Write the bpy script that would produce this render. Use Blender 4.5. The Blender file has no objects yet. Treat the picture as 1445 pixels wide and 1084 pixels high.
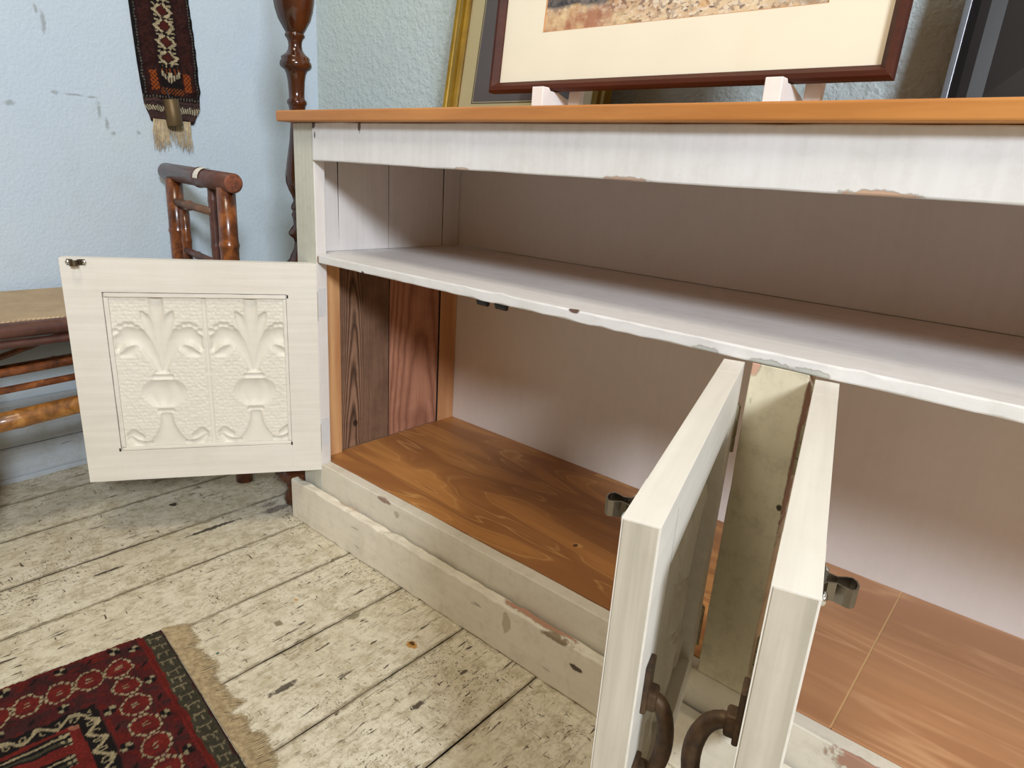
import bpy, bmesh, math, random
import numpy as np
from mathutils import Matrix, Vector, Euler

random.seed(7)
rng = np.random.default_rng(11)
sc = bpy.context.scene
COL = sc.collection

# ------------------------------------------------------------------ camera
cam_d = bpy.data.cameras.new('camera')
cam_d.sensor_width = 36.0
cam_d.lens = 932.576 / 1445 * 36.0
cam_d.clip_start = 0.02
cam = bpy.data.objects.new('camera', cam_d)
COL.objects.link(cam)
Rc = [[0.7539450632326493, 0.6539480674925142, 0.06260005311437461],
      [0.24305013862005084, -0.18914207180465184, -0.951394716608316],
      [-0.6103224326074623, 0.7325143013595367, -0.3015448997410824]]
M = Matrix(((Rc[0][0], -Rc[1][0], -Rc[2][0], 1.23301098),
            (Rc[0][1], -Rc[1][1], -Rc[2][1], -0.7605950887),
            (Rc[0][2], -Rc[1][2], -Rc[2][2], 0.78983395),
            (0, 0, 0, 1)))
cam.matrix_world = M
sc.camera = cam

# ------------------------------------------------------------------ world, daylight, lamp light, exposure
world = bpy.data.worlds.new('world')
sc.world = world
world.use_nodes = True
wbg = world.node_tree.nodes['Background']
wbg.inputs['Color'].default_value = (1.0, 0.62, 0.28, 1)
wbg.inputs['Strength'].default_value = 0.29


def area(name, loc, target, sx, sy, power, color):
    d = bpy.data.lights.new(name, 'AREA')
    d.shape = 'RECTANGLE'
    d.size, d.size_y = sx, sy
    d.energy = power
    d.color = color
    o = bpy.data.objects.new(name, d)
    COL.objects.link(o)
    o.location = loc
    o.rotation_euler = (Vector(target) - Vector(loc)).to_track_quat('-Z', 'Y').to_euler()
    return o


area('window_daylight', (3.45, -1.85, 2.2), (0.4, 0.0, 0.5), 0.5, 0.55, 132, (0.86, 0.93, 1.0))
area('ceiling_lamp_light', (0.70, -0.85, 2.6), (0.6, -0.2, 0.0), 0.5, 0.5, 20, (1.0, 0.92, 0.74))

vs = sc.view_settings
vs.view_transform = 'Standard'
vs.look = 'None'
vs.gamma = 1.0
vs.use_curve_mapping = False
vs.exposure = -0.02
sc.cycles.max_bounces = 8
sc.cycles.use_denoising = True


# ------------------------------------------------------------------ node helpers
def lin(c):
    out = []
    for v in c[:3]:
        v = v / 255.0
        out.append(v / 12.92 if v <= 0.04045 else ((v + 0.055) / 1.055) ** 2.4)
    return (out[0], out[1], out[2], 1.0)


class NT:
    def __init__(self, name):
        self.m = bpy.data.materials.new(name)
        self.m.use_nodes = True
        self.t = self.m.node_tree
        self.t.nodes.clear()
        self.out = self.t.nodes.new('ShaderNodeOutputMaterial')
        self.b = self.t.nodes.new('ShaderNodeBsdfPrincipled')
        self.t.links.new(self.b.outputs[0], self.out.inputs[0])
        self.tc = self.t.nodes.new('ShaderNodeTexCoord')
        self.obj = self.tc.outputs['Object']

    def link(self, a, b):
        self.t.links.new(a, b)

    def put(self, sock, v):
        if hasattr(v, 'is_linked') or isinstance(v, bpy.types.NodeSocket):
            self.link(v, sock)
        else:
            sock.default_value = v

    def mapping(self, vec=None, scale=(1, 1, 1), loc=(0, 0, 0), rot=(0, 0, 0)):
        n = self.t.nodes.new('ShaderNodeMapping')
        self.link(vec or self.obj, n.inputs[0])
        n.inputs['Location'].default_value = loc
        n.inputs['Rotation'].default_value = rot
        n.inputs['Scale'].default_value = scale
        return n.outputs[0]

    def noise(self, scale=5, detail=3, rough=0.55, vec=None, dist=0.0, color=False):
        n = self.t.nodes.new('ShaderNodeTexNoise')
        self.link(vec or self.obj, n.inputs['Vector'])
        n.inputs['Scale'].default_value = scale
        n.inputs['Detail'].default_value = detail
        n.inputs['Roughness'].default_value = rough
        n.inputs['Distortion'].default_value = dist
        return n.outputs[1 if color else 0]

    def voro(self, scale=5, vec=None, feature='F1', out=0, rnd=1.0):
        n = self.t.nodes.new('ShaderNodeTexVoronoi')
        n.feature = feature
        self.link(vec or self.obj, n.inputs['Vector'])
        n.inputs['Scale'].default_value = scale
        n.inputs['Randomness'].default_value = rnd
        return n.outputs[out]

    def math(self, op, a, b=0.0, c=None, clamp=False):
        n = self.t.nodes.new('ShaderNodeMath')
        n.operation = op
        n.use_clamp = clamp
        self.put(n.inputs[0], a)
        self.put(n.inputs[1], b)
        if c is not None:
            self.put(n.inputs[2], c)
        return n.outputs[0]

    def rng(self, v, a, b, c=0.0, d=1.0):
        n = self.t.nodes.new('ShaderNodeMapRange')
        n.inputs['From Min'].default_value = a
        n.inputs['From Max'].default_value = b
        n.inputs['To Min'].default_value = c
        n.inputs['To Max'].default_value = d
        self.put(n.inputs['Value'], v)
        return n.outputs[0]

    def ramp(self, v, stops):
        n = self.t.nodes.new('ShaderNodeValToRGB')
        self.put(n.inputs[0], v)
        e = n.color_ramp.elements
        while len(e) > 1:
            e.remove(e[-1])
        e[0].position, e[0].color = stops[0][0], stops[0][1]
        for p, c in stops[1:]:
            k = e.new(p)
            k.color = c
        return n.outputs[0]

    def mix(self, f, a, b, mode='MIX'):
        n = self.t.nodes.new('ShaderNodeMix')
        n.data_type = 'RGBA'
        n.blend_type = mode
        self.put(n.inputs[0], f)
        self.put(n.inputs[6], a)
        self.put(n.inputs[7], b)
        return n.outputs[2]

    def vmath(self, op, a, b=(0, 0, 0)):
        n = self.t.nodes.new('ShaderNodeVectorMath')
        n.operation = op
        self.put(n.inputs[0], a)
        self.put(n.inputs[1], b)
        return n.outputs['Value'] if op in ('LENGTH', 'DOT_PRODUCT', 'DISTANCE') else n.outputs[0]

    def blob(self, c, r, wob, amount=0.9, soft=0.08):
        """mask 1 inside a noise-edged ellipsoid at c with radii r"""
        d = self.vmath('SUBTRACT', self.obj, c)
        d = self.vmath('DIVIDE', d, r)
        d = self.vmath('ADD', d, wob)
        l = self.vmath('LENGTH', d)
        return self.rng(l, 1.0 - soft, 1.0 + soft, amount, 0.0)

    def bump(self, h, strength=0.3, dist=0.002, prev=None):
        n = self.t.nodes.new('ShaderNodeBump')
        n.inputs['Strength'].default_value = strength
        n.inputs['Distance'].default_value = dist
        self.put(n.inputs['Height'], h)
        if prev is not None:
            self.link(prev, n.inputs['Normal'])
        self.link(n.outputs[0], self.b.inputs['Normal'])
        return n.outputs[0]

    def done(self, color=None, rough=0.5, metal=0.0, spec=0.5, coat=0.0):
        if color is not None:
            self.put(self.b.inputs['Base Color'], color)
        self.put(self.b.inputs['Roughness'], rough)
        self.b.inputs['Metallic'].default_value = metal
        self.b.inputs['Specular IOR Level'].default_value = spec
        self.b.inputs['Coat Weight'].default_value = coat
        return self.m


WOODCHIP = lin((186, 150, 128))


def paint(name, base, rough=0.5, axis='z', specks=0.5, grime=0.15, chips=(), grain=0.25, tint2=None):
    n = NT(name)
    base = lin(base)
    low = n.noise(3.5, 4, 0.6)
    col = n.mix(n.rng(low, 0.3, 0.75, 0, 1), base, tuple(min(1, v * k) for v, k in zip(base[:3], (0.93, 0.92, 0.88))) + (1,))
    st = {'z': (90, 90, 4), 'x': (4, 90, 90), 'y': (90, 4, 90)}[axis]
    br = n.noise(1.0, 3, 0.6, n.mapping(scale=st))
    col = n.mix(n.rng(br, 0.35, 0.75, 0, min(0.6, grain * 1.1)), col, lin((140, 134, 120)))
    col = n.mix(n.math('MULTIPLY', n.rng(n.noise(34, 5, 0.75), 0.5, 0.72, 0, 1), min(0.4, grime * 1.1)), col, lin((150, 140, 118)))
    # grime clouds and specks
    gm = n.math('MULTIPLY', n.rng(n.noise(7, 6, 0.7), 0.55, 0.8, 0, 1), grime, clamp=True)
    col = n.mix(gm, col, lin((120, 110, 92)))
    sp = n.math('MULTIPLY', n.rng(n.noise(60, 4, 0.75), 0.70, 0.78, 0, specks), n.rng(n.noise(9, 2), 0.45, 0.6, 0, 1))
    col = n.mix(sp, col, lin((82, 68, 54)))
    st2 = tuple(v * 0.6 if v > 10 else v * 3 for v in st)
    sc2 = n.math('MULTIPLY', n.rng(n.noise(1.0, 2, 0.5, n.mapping(scale=st2, loc=(3, 1, 2))), 0.745, 0.79, 0, specks * 0.9), n.rng(n.noise(5, 2), 0.5, 0.6, 0, 1))
    col = n.mix(sc2, col, lin((104, 92, 80)))
    h = n.math('ADD', n.math('MULTIPLY', br, grain), n.math('MULTIPLY', n.noise(45, 3), 0.35))
    if chips:
        w = n.vmath('SUBTRACT', n.noise(70, 3, 0.6, color=True), (0.5, 0.5, 0.5))
        w = n.vmath('MULTIPLY', w, (1.6, 1.6, 1.6))
        for c in chips:
            cc, rr = c[0], c[1]
            colr = lin(c[2]) if len(c) > 2 else WOODCHIP
            amt = c[3] if len(c) > 3 else 0.92
            outer = n.blob(cc, tuple(v * 1.12 + 0.0006 for v in rr), w, 0.45)
            col = n.mix(outer, col, lin((120, 108, 92)))
            msk = n.blob(cc, rr, w, amt)
            col = n.mix(msk, col, colr)
            h = n.math('SUBTRACT', h, n.math('MULTIPLY', msk, 0.8))
    n.bump(h, 0.35, 0.0012)
    return n.done(col, rough, spec=0.35)


def wood(name, dark, light, axis='x', scale=1.0, rough=0.4, coat=0.0, fine=0.35, swirl=0.0, bands=9.0, streak=None, spec=0.4):
    n = NT(name)
    k = {'x': (0.9, 9, 9), 'y': (9, 0.9, 9), 'z': (9, 9, 0.9)}[axis]
    k = tuple(v * scale for v in k)
    v = n.mapping(scale=k)
    a = n.noise(1.0, 2, 0.5, v, dist=swirl)
    ring = n.math('SINE', n.math('MULTIPLY', a, bands * 6.283))
    ring = n.rng(ring, -1, 1, 0, 1)
    k2 = tuple(v * 12 for v in k)
    f = n.noise(1.0, 3, 0.6, n.mapping(scale=k2))
    t = n.math('ADD', n.math('MULTIPLY', ring, 1 - fine), n.math('MULTIPLY', f, fine))
    col = n.ramp(t, [(0.1, lin(dark)), (0.85, lin(light))])
    big = n.noise(2.5, 3)
    col = n.mix(n.rng(big, 0.35, 0.7, 0, 0.35), col, lin(dark))
    if streak:
        s = n.rng(n.noise(1.0, 3, 0.5, n.mapping(scale=tuple(q * 1.7 for q in k), loc=(5, 3, 1)), dist=swirl), 0.57, 0.66, 0, 0.7)
        col = n.mix(s, col, lin(streak))
    n.bump(n.math('ADD', n.math('MULTIPLY', f, 0.6), n.math('MULTIPLY', ring, 0.3)), 0.25, 0.001)
    return n.done(col, rough, spec=spec, coat=coat)


def plain(name, c, rough=0.5, metal=0.0, var=0.25, scale=30, bump=0.2, spec=0.5, c2=None, coat=0.0):
    n = NT(name)
    base = lin(c)
    b2 = lin(c2) if c2 else tuple(v * 0.6 for v in base[:3]) + (1,)
    nz = n.noise(scale, 4, 0.6)
    col = n.mix(n.rng(nz, 0.35, 0.7, 0, var if not c2 else 1.0), base, b2)
    n.bump(nz, bump, 0.001)
    return n.done(col, rough, metal, spec, coat)


# ------------------------------------------------------------------ mesh helpers
def obj(name, bm, mat, parent=None, smooth=False, loc=None):
    me = bpy.data.meshes.new(name)
    bmesh.ops.recalc_face_normals(bm, faces=bm.faces)
    bm.to_mesh(me)
    bm.free()
    if smooth:
        for p in me.polygons:
            p.use_smooth = True
    for mm in (mat if isinstance(mat, (list, tuple)) else [mat]):
        me.materials.append(mm)
    o = bpy.data.objects.new(name, me)
    COL.objects.link(o)
    if parent:
        o.parent = parent
    if loc:
        o.location = loc
    return o


def empty(name, loc=(0, 0, 0), rz=0.0, parent=None, rot=None):
    o = bpy.data.objects.new(name, None)
    o.empty_display_size = 0.05
    COL.objects.link(o)
    o.location = loc
    o.rotation_euler = rot if rot else (0, 0, rz)
    if parent:
        o.parent = parent
    return o


def tag(o, label=None, cat=None, group=None, kind=None):
    if label:
        o['label'] = label
    if cat:
        o['category'] = cat
    if group:
        o['group'] = group
    if kind:
        o['kind'] = kind
    return o


def box_bm(x0, x1, y0, y1, z0, z1, bev=0.0015, seg=2, bm=None, cuts=None, jit=0.0, ymax=9.0):
    b = bmesh.new()
    vs_ = [b.verts.new(p) for p in ((x0, y0, z0), (x1, y0, z0), (x1, y1, z0), (x0, y1, z0),
                                    (x0, y0, z1), (x1, y0, z1), (x1, y1, z1), (x0, y1, z1))]
    for f in ((0, 1, 2, 3), (4, 5, 6, 7), (0, 1, 5, 4), (1, 2, 6, 5), (2, 3, 7, 6), (3, 0, 4, 7)):
        b.faces.new([vs_[i] for i in f])
    bmesh.ops.recalc_face_normals(b, faces=b.faces)
    if bev > 0:
        bmesh.ops.bevel(b, geom=b.edges[:], offset=bev, segments=seg, affect='EDGES', profile=0.5)
    if cuts:
        ax, nn = cuts
        lo, hi = (x0, x1) if ax == 0 else ((y0, y1) if ax == 1 else (z0, z1))
        for i in range(1, nn):
            co = [0, 0, 0]
            co[ax] = lo + (hi - lo) * i / nn
            no = [0, 0, 0]
            no[ax] = 1
            bmesh.ops.bisect_plane(b, geom=b.verts[:] + b.edges[:] + b.faces[:], plane_co=co, plane_no=no, dist=1e-6)
        if jit:
            # wavy, worn long edges
            ks = {}
            for v in b.verts:
                key = round(v.co[ax], 4)
                if key not in ks:
                    ks[key] = {}
                o2 = [i for i in range(3) if i != ax]
                side = (v.co[o2[0]] > (x0 + x1) / 2 if o2[0] == 0 else v.co[o2[0]] > (y0 + y1) / 2,
                        v.co[o2[1]] > (z0 + z1) / 2 if o2[1] == 2 else v.co[o2[1]] > (y0 + y1) / 2)
                if side not in ks[key]:
                    jj = jit if isinstance(jit, tuple) else (jit, jit)
                    ks[key][side] = (random.gauss(0, jj[0]), random.gauss(0, jj[1]))
                if v.co.y > ymax:
                    continue
                j = ks[key][side]
                v.co[o2[0]] += j[0]
                v.co[o2[1]] += j[1]
    if bm is not None:
        me = bpy.data.meshes.new('tmp')
        b.to_mesh(me)
        b.free()
        bm.from_mesh(me)
        bpy.data.meshes.remove(me)
        return bm
    return b


def box(name, x0, x1, y0, y1, z0, z1, mat, parent=None, bev=0.0015, seg=2, cuts=None, jit=0.0):
    return obj(name, box_bm(x0, x1, y0, y1, z0, z1, bev, seg, None, cuts, jit), mat, parent)


def tube_bm(pts, radii, n=14, bm=None, cap=True):
    bm = bm or bmesh.new()
    pts = [Vector(p) for p in pts]
    if not hasattr(radii, '__len__'):
        radii = [radii] * len(pts)
    rings = []
    up = None
    for i, p in enumerate(pts):
        if i == 0:
            d = pts[1] - p
        elif i == len(pts) - 1:
            d = p - pts[-2]
        else:
            d = (pts[i + 1] - p).normalized() + (p - pts[i - 1]).normalized()
        d.normalize()
        if up is None:
            up = Vector((0, 0, 1)) if abs(d.z) < 0.9 else Vector((1, 0, 0))
        a = d.cross(up).normalized()
        b = d.cross(a).normalized()
        up = -b if (-b).dot(up) > 0 else b
        rings.append([bm.verts.new(p + (a * math.cos(2 * math.pi * k / n) + b * math.sin(2 * math.pi * k / n)) * radii[i]) for k in range(n)])
    for i in range(len(rings) - 1):
        for k in range(n):
            bm.faces.new((rings[i][k], rings[i][(k + 1) % n], rings[i + 1][(k + 1) % n], rings[i + 1][k]))
    if cap:
        bm.faces.new(rings[0][::-1])
        bm.faces.new(rings[-1])
    return bm


def lathe_bm(prof, n=32, bm=None):
    bm = bm or bmesh.new()
    rings = []
    for r, z in prof:
        rings.append([bm.verts.new((r * math.cos(2 * math.pi * k / n), r * math.sin(2 * math.pi * k / n), z)) for k in range(n)])
    for i in range(len(rings) - 1):
        for k in range(n):
            bm.faces.new((rings[i][k], rings[i][(k + 1) % n], rings[i + 1][(k + 1) % n], rings[i + 1][k]))
    bm.faces.new(rings[0][::-1])
    bm.faces.new(rings[-1])
    return bm


def grid_obj(name, X, Y, Z, mat, parent=None, colors=None, smooth=True):
    """grid of vertices from 2-D arrays; optional per-vertex colours (flat print)"""
    h, w = X.shape
    me = bpy.data.meshes.new(name)
    co = np.stack([X, Y, Z], -1).reshape(-1, 3)
    i = np.arange(h * w).reshape(h, w)
    f = np.stack([i[:-1, :-1], i[:-1, 1:], i[1:, 1:], i[1:, :-1]], -1).reshape(-1, 4)
    me.vertices.add(len(co))
    me.vertices.foreach_set('co', co.astype(np.float32).ravel())
    me.loops.add(f.size)
    me.loops.foreach_set('vertex_index', f.astype(np.int32).ravel())
    me.polygons.add(len(f))
    me.polygons.foreach_set('loop_start', np.arange(0, f.size, 4, dtype=np.int32))
    me.update(calc_edges=True)
    me.polygons.foreach_set('use_smooth', np.full(len(f), smooth))
    if colors is not None:
        ca = me.color_attributes.new('pattern', 'FLOAT_COLOR', 'POINT')
        c = np.concatenate([colors.reshape(-1, 3), np.ones((h * w, 1))], 1)
        ca.data.foreach_set('color', c.astype(np.float32).ravel())
    me.materials.append(mat)
    me.validate()
    o = bpy.data.objects.new(name, me)
    COL.objects.link(o)
    if parent:
        o.parent = parent
    return o


def attr_mat(name, rough=0.9, bump_scale=400, bump=0.5, var=0.25):
    n = NT(name)
    a = n.t.nodes.new('ShaderNodeAttribute')
    a.attribute_name = 'pattern'
    nz = n.noise(bump_scale, 2, 0.6)
    col = n.mix(n.rng(nz, 0.3, 0.7, 0, var), a.outputs['Color'], (0.01, 0.008, 0.006, 1))
    n.bump(nz, bump, 0.002)
    return n.done(col, rough, spec=0.15)


def L3(c):
    return np.array(lin(c)[:3])


# ------------------------------------------------------------------ materials
# blue plaster wall
def wall_mat(name):
    n = NT(name)
    base = n.mix(n.rng(n.noise(1.4, 4, 0.6), 0.3, 0.7), lin((192, 208, 226)), lin((200, 213, 221)))
    mott = n.rng(n.noise(9, 5, 0.7), 0.5, 0.75, 0, 0.28)
    base = n.mix(mott, base, lin((178, 191, 199)))
    sp = n.math('MULTIPLY', n.rng(n.noise(26, 5, 0.8), 0.66, 0.72, 0, 0.65), n.rng(n.noise(2.2, 2), 0.53, 0.62, 0, 1))
    base = n.mix(sp, base, lin((126, 132, 128)))
    wv = n.vmath('MULTIPLY', n.vmath('SUBTRACT', n.noise(60, 4, 0.7, color=True), (0.5, 0.5, 0.5)), (2.6, 2.6, 2.6))
    for sy, sz, ry, rz in WALL_MARKS:
        base = n.mix(n.blob((0, sy, sz), (0.05, ry * 0.8, rz * 0.8), wv, 0.5, 0.45), base, lin((118, 122, 116)))
    h = n.math('ADD', n.noise(55, 4, 0.65), n.math('MULTIPLY', n.rng(n.noise(120, 2), 0.4, 0.6), 0.5))
    big = n.noise(12, 3)
    hh = n.math('ADD', h, n.math('MULTIPLY', big, 1.2))
    n.bump(hh, 0.22, 0.003)
    return n.done(base, 0.6, spec=0.3)


def roughcast_mat(name):
    n = NT(name)
    base = n.mix(n.rng(n.noise(1.4, 4, 0.6), 0.3, 0.7), lin((188, 203, 210)), lin((192, 203, 196)))
    sp = n.rng(n.noise(30, 5, 0.8), 0.70, 0.74, 0, 0.5)
    base = n.mix(sp, base, lin((126, 132, 122)))
    h = n.math('ADD', n.rng(n.noise(70, 3, 0.55), 0.42, 0.62), n.math('MULTIPLY', n.noise(25, 3), 0.6))
    n.bump(h, 0.38, 0.004)
    return n.done(base, 0.5, spec=0.35)


WALL_MARKS = [(-0.217, 1.048, 0.006, 0.022), (-0.228, 1.072, 0.004, 0.012), (-0.211, 0.904, 0.010, 0.005), (-0.172, 0.903, 0.022, 0.003), (-0.134, 0.902, 0.012, 0.003), (-0.122, 0.876, 0.005, 0.018), (-0.108, 0.846, 0.005, 0.014), (-0.096, 0.825, 0.006, 0.006), (-0.301, 0.871, 0.012, 0.006), (-0.035, 0.831, 0.008, 0.006)]
M_wall = wall_mat('blue_plaster')
M_wall2 = roughcast_mat('blue_roughcast')
M_skirt = paint('skirting_paint', (180, 188, 196), rough=0.5, axis='y', specks=0.9, grime=0.4)
M_dark = plain('dark_void', (38, 32, 28), 0.9)


def floor_mat():
    n = NT('worn_white_floor_paint')
    oi = n.t.nodes.new('ShaderNodeObjectInfo')
    rnd = oi.outputs['Random']
    off = n.math('MULTIPLY', rnd, 37.0)
    cmb = n.t.nodes.new('ShaderNodeCombineXYZ')
    n.link(off, cmb.inputs[1])
    p = n.vmath('ADD', n.obj, cmb.outputs[0])
    base = n.mix(n.rng(n.noise(3, 4, 0.6, p), 0.3, 0.7), lin((224, 217, 198)), lin((206, 196, 170)))
    # flaky, cloudy wear at two sizes
    cl = n.rng(n.noise(22, 8, 0.82, p, dist=0.3), 0.46, 0.68, 0, 0.8)
    base = n.mix(cl, base, lin((162, 147, 114)))
    fl = n.rng(n.noise(70, 6, 0.8, n.mapping(p, scale=(1.0, 0.6, 1.0)), dist=0.5), 0.50, 0.64, 0, 0.65)
    base = n.mix(fl, base, lin((146, 130, 98)))
    # grain lines along the board
    gr = n.noise(1.0, 5, 0.7, n.mapping(p, scale=(130, 7, 50)))
    base = n.mix(n.rng(gr, 0.55, 0.75, 0, 0.5), base, lin((140, 126, 98)))
    dark = lin((58, 46, 34))
    zone = n.rng(n.noise(5, 4, 0.65, p), 0.47, 0.60)
    # scuffs: thin short strokes in several directions
    sm = None
    for sc_, ro, off_, th_ in (((150, 26, 60), 0.25, 0, 0.64), ((44, 170, 60), -0.55, 7, 0.65), ((190, 40, 60), -0.5, 13, 0.65), ((110, 14, 60), 0.05, 21, 0.64)):
        s1 = n.noise(1.0, 3, 0.6, n.mapping(p, scale=sc_, rot=(0, 0, ro), loc=(off_, off_, 0)), dist=0.5)
        z1 = n.rng(n.noise(6, 3, 0.6, n.mapping(p, loc=(off_ + 3, off_, 0))), 0.45, 0.55)
        k1 = n.math('MULTIPLY', n.rng(s1, th_, th_ + 0.03), z1)
        base = n.mix(n.math('MULTIPLY', k1, 0.9), base, dark)
        sm = k1 if sm is None else n.math('MAXIMUM', sm, k1)
    # fine and medium specks
    for q_, lo_, of_ in ((230, 0.60, 2), (105, 0.635, 5)):
        sp = n.math('MULTIPLY', n.rng(n.noise(q_, 3, 0.7, n.mapping(p, loc=(of_, 0, 0))), lo_, lo_ + 0.03), zone)
        base = n.mix(n.math('MULTIPLY', sp, 0.95), base, dark)
    # dirt gathered along the joints
    sx = n.t.nodes.new('ShaderNodeSeparateXYZ')
    n.link(n.tc.outputs['Generated'], sx.inputs[0])
    ed = n.math('ABSOLUTE', n.math('SUBTRACT', sx.outputs[0], 0.5))
    ed = n.math('ADD', ed, n.math('MULTIPLY', n.math('SUBTRACT', n.noise(35, 5, 0.75, p), 0.5), 0.12))
    base = n.mix(n.rng(ed, 0.455, 0.50, 0, 0.8), base, lin((112, 98, 72)))
    # single stains
    w = n.vmath('MULTIPLY', n.vmath('SUBTRACT', n.noise(90, 3, 0.6, color=True), (0.5, 0.5, 0.5)), (1.8, 1.8, 1.8))
    for c, r, colr, a in (((0.51, -0.117, 0), (0.011, 0.008, 0.05), (176, 122, 30), 0.9),
                          ((0.507, -0.115, 0), (0.005, 0.004, 0.05), (70, 45, 20), 0.95),
                          ((0.445, -0.325, 0), (0.006, 0.022, 0.05), (64, 54, 42), 0.9),
                          ((0.378, -0.142, 0), (0.006, 0.012, 0.05), (92, 84, 50), 0.7),
                          ((-0.25, -0.195, 0), (0.009, 0.008, 0.05), (50, 42, 38), 0.95),
                          ((-0.089, -0.175, 0), (0.006, 0.055, 0.05), (48, 40, 34), 0.9),
                          ((-0.075, -0.03, 0), (0.012, 0.035, 0.05), (92, 80, 82), 0.7),
                          ((-0.105, -0.035, 0), (0.009, 0.02, 0.05), (104, 92, 90), 0.6),
                          ((-0.067, -0.395, 0), (0.004, 0.03, 0.05), (58, 48, 40), 0.9),
                          ((0.262, -0.19, 0), (0.004, 0.003, 0.05), (196, 140, 50), 0.9),
                          ((0.30, -0.25, 0), (0.007, 0.006, 0.05), (110, 96, 72), 0.8),
                          ((0.33, -0.22, 0), (0.003, 0.007, 0.05), (60, 50, 40), 0.8),
                          ((0.30, -0.36, 0), (0.003, 0.003, 0.05), (40, 84, 74), 0.9),
                          ((0.62, -0.20, 0), (0.005, 0.012, 0.05), (60, 50, 40), 0.9),
                          ((0.62, -0.10, 0), (0.004, 0.010, 0.05), (70, 58, 44), 0.9)):
        base = n.mix(n.blob(c, r, w, a, 0.2), base, lin(colr))
    h = n.math('SUBTRACT', n.math('ADD', n.math('MULTIPLY', gr, 0.5), n.math('MULTIPLY', n.noise(40, 4, 0.7, p), 0.8)), n.math('MULTIPLY', sm, 0.5))
    n.bump(h, 0.4, 0.002)
    return n.done(base, n.rng(cl, 0, 0.7, 0.42, 0.7), spec=0.35)


M_floor = floor_mat()

# ------------------------------------------------------------------ setting
floor = tag(box('floor', -0.75, 3.2, -2.6, 0.6, -0.06, -0.022, M_dark, None, 0), kind='structure')
edges = [-0.75, -0.488, -0.316, -0.128, 0.026, 0.199, 0.37, 0.5415, 0.713]
while edges[-1] < 3.1:
    edges.append(edges[-1] + 0.1715)
for a, b in zip(edges[:-1], edges[1:]):
    g = 0.0005 + 0.0006 * random.random()
    y1 = 0.52
    bm = box_bm(a + g, b - g, -2.5, y1, -0.022, random.uniform(-0.0008, 0.0), 0.0005, 1, cuts=(1, 60), jit=0.00035)
    for f in bm.faces:
        if abs(f.normal.x) > 0.8:
            f.material_index = 1
    obj('floorboard', bm, [M_floor, M_dark], floor)

LW = math.atan2(0.048, 0.9988)        # the left wall is not quite square to the cabinet


def wallpt(n_, s, z):
    """left-wall frame: n_ out of the wall into the room, s along it, z up"""
    return (-0.6485 + 0.9988 * n_ - 0.048 * s, 0.048 * n_ + 0.9988 * s, z)


wl = tag(box('wall_left', -0.12, 0, -2.6, 0.6, -0.02, 2.6, M_wall, None, 0), kind='structure')
wl.location = (-0.6485, 0, 0)
wl.rotation_euler = (0, 0, LW)
wb = tag(box('wall_back', -0.8, 3.2, 0.506, 0.62, -0.02, 2.6, M_wall2, None, 0), kind='structure')
bl = empty('baseboard_left', (-0.6485, 0, 0), LW)
tag(bl, kind='structure')


def extrude_profile(name, prof, y0, y1, mat, parent, cuts=1, jit=0.0):
    """prof: list of (x,z); extruded along y"""
    bm = bmesh.new()
    rows = []
    for i in range(cuts + 1):
        y = y0 + (y1 - y0) * i / cuts
        rows.append([bm.verts.new((x + random.gauss(0, jit), y, z + random.gauss(0, jit))) for x, z in prof])
    for i in range(cuts):
        for k in range(len(prof)):
            k2 = (k + 1) % len(prof)
            bm.faces.new((rows[i][k], rows[i][k2], rows[i + 1][k2], rows[i + 1][k]))
    bm.faces.new(rows[0][::-1])
    bm.faces.new(rows[-1])
    return obj(name, bm, mat, parent)


extrude_profile('skirting_board', [(0, 0), (0.016, 0), (0.016, 0.080), (0.013, 0.085), (0, 0.085)], -2.6, 0.5, M_skirt, bl, 60, 0.0003)
extrude_profile('skirting_cap', [(0, 0.0865), (0.011, 0.0865), (0.011, 0.172), (0.014, 0.176), (0.014, 0.182), (0.010, 0.188), (0.010, 0.192),
                                 (0.005, 0.199), (0, 0.199)], -2.6, 0.5, M_skirt, bl, 60, 0.0003)
extrude_profile('quarter_bead', [(0.016, 0), (0.026, 0), (0.025, 0.006), (0.021, 0.010), (0.016, 0.011)], -2.6, 0.5, M_skirt, bl, 60, 0.0004)

# ------------------------------------------------------------------ sideboard
PB = (222, 219, 213)
M_frieze = paint('frieze_paint', (230, 231, 235), axis='z', specks=0.8, grime=0.12, grain=0.10, chips=[
    ((0.765, -0.003, 0.7925), (0.030, 0.01, 0.0035), (190, 160, 142)),
    ((1.06, -0.003, 0.7925), (0.030, 0.01, 0.005), (196, 162, 138)),
    ((0.216, -0.003, 0.853), (0.004, 0.01, 0.010), (96, 72, 56)),
    ((0.0735, -0.003, 0.856), (0.008, 0.01, 0.007), (52, 34, 24)),
    ((0.47, -0.003, 0.7925), (0.014, 0.01, 0.003), (206, 180, 166)),
    ((0.079, -0.003, 0.837), (0.002, 0.01, 0.006), (90, 80, 70)),
])
M_post = paint('post_paint', (206, 207, 196), axis='z', specks=0.5, grime=0.25)
M_shelf = paint('shelf_paint', (230, 230, 232), axis='x', specks=0.45, grime=0.12, grain=0.12, chips=[
    ((0.704, 0.0, 0.6125), (0.008, 0.006, 0.003), (88, 56, 46)),
    ((0.220, 0.0, 0.5985), (0.004, 0.006, 0.002), (70, 52, 40)),
    ((0.905, 0.0, 0.5985), (0.016, 0.004, 0.0045), (190, 194, 190), 0.7),
    ((0.985, 0.0, 0.5985), (0.024, 0.004, 0.0045), (186, 190, 184), 0.75),
    ((1.032, 0.0, 0.5990), (0.018, 0.004, 0.0045), (186, 190, 184), 0.75),
    ((0.075, 0.0, 0.604), (0.003, 0.006, 0.006), (150, 120, 98)),
])
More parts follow.
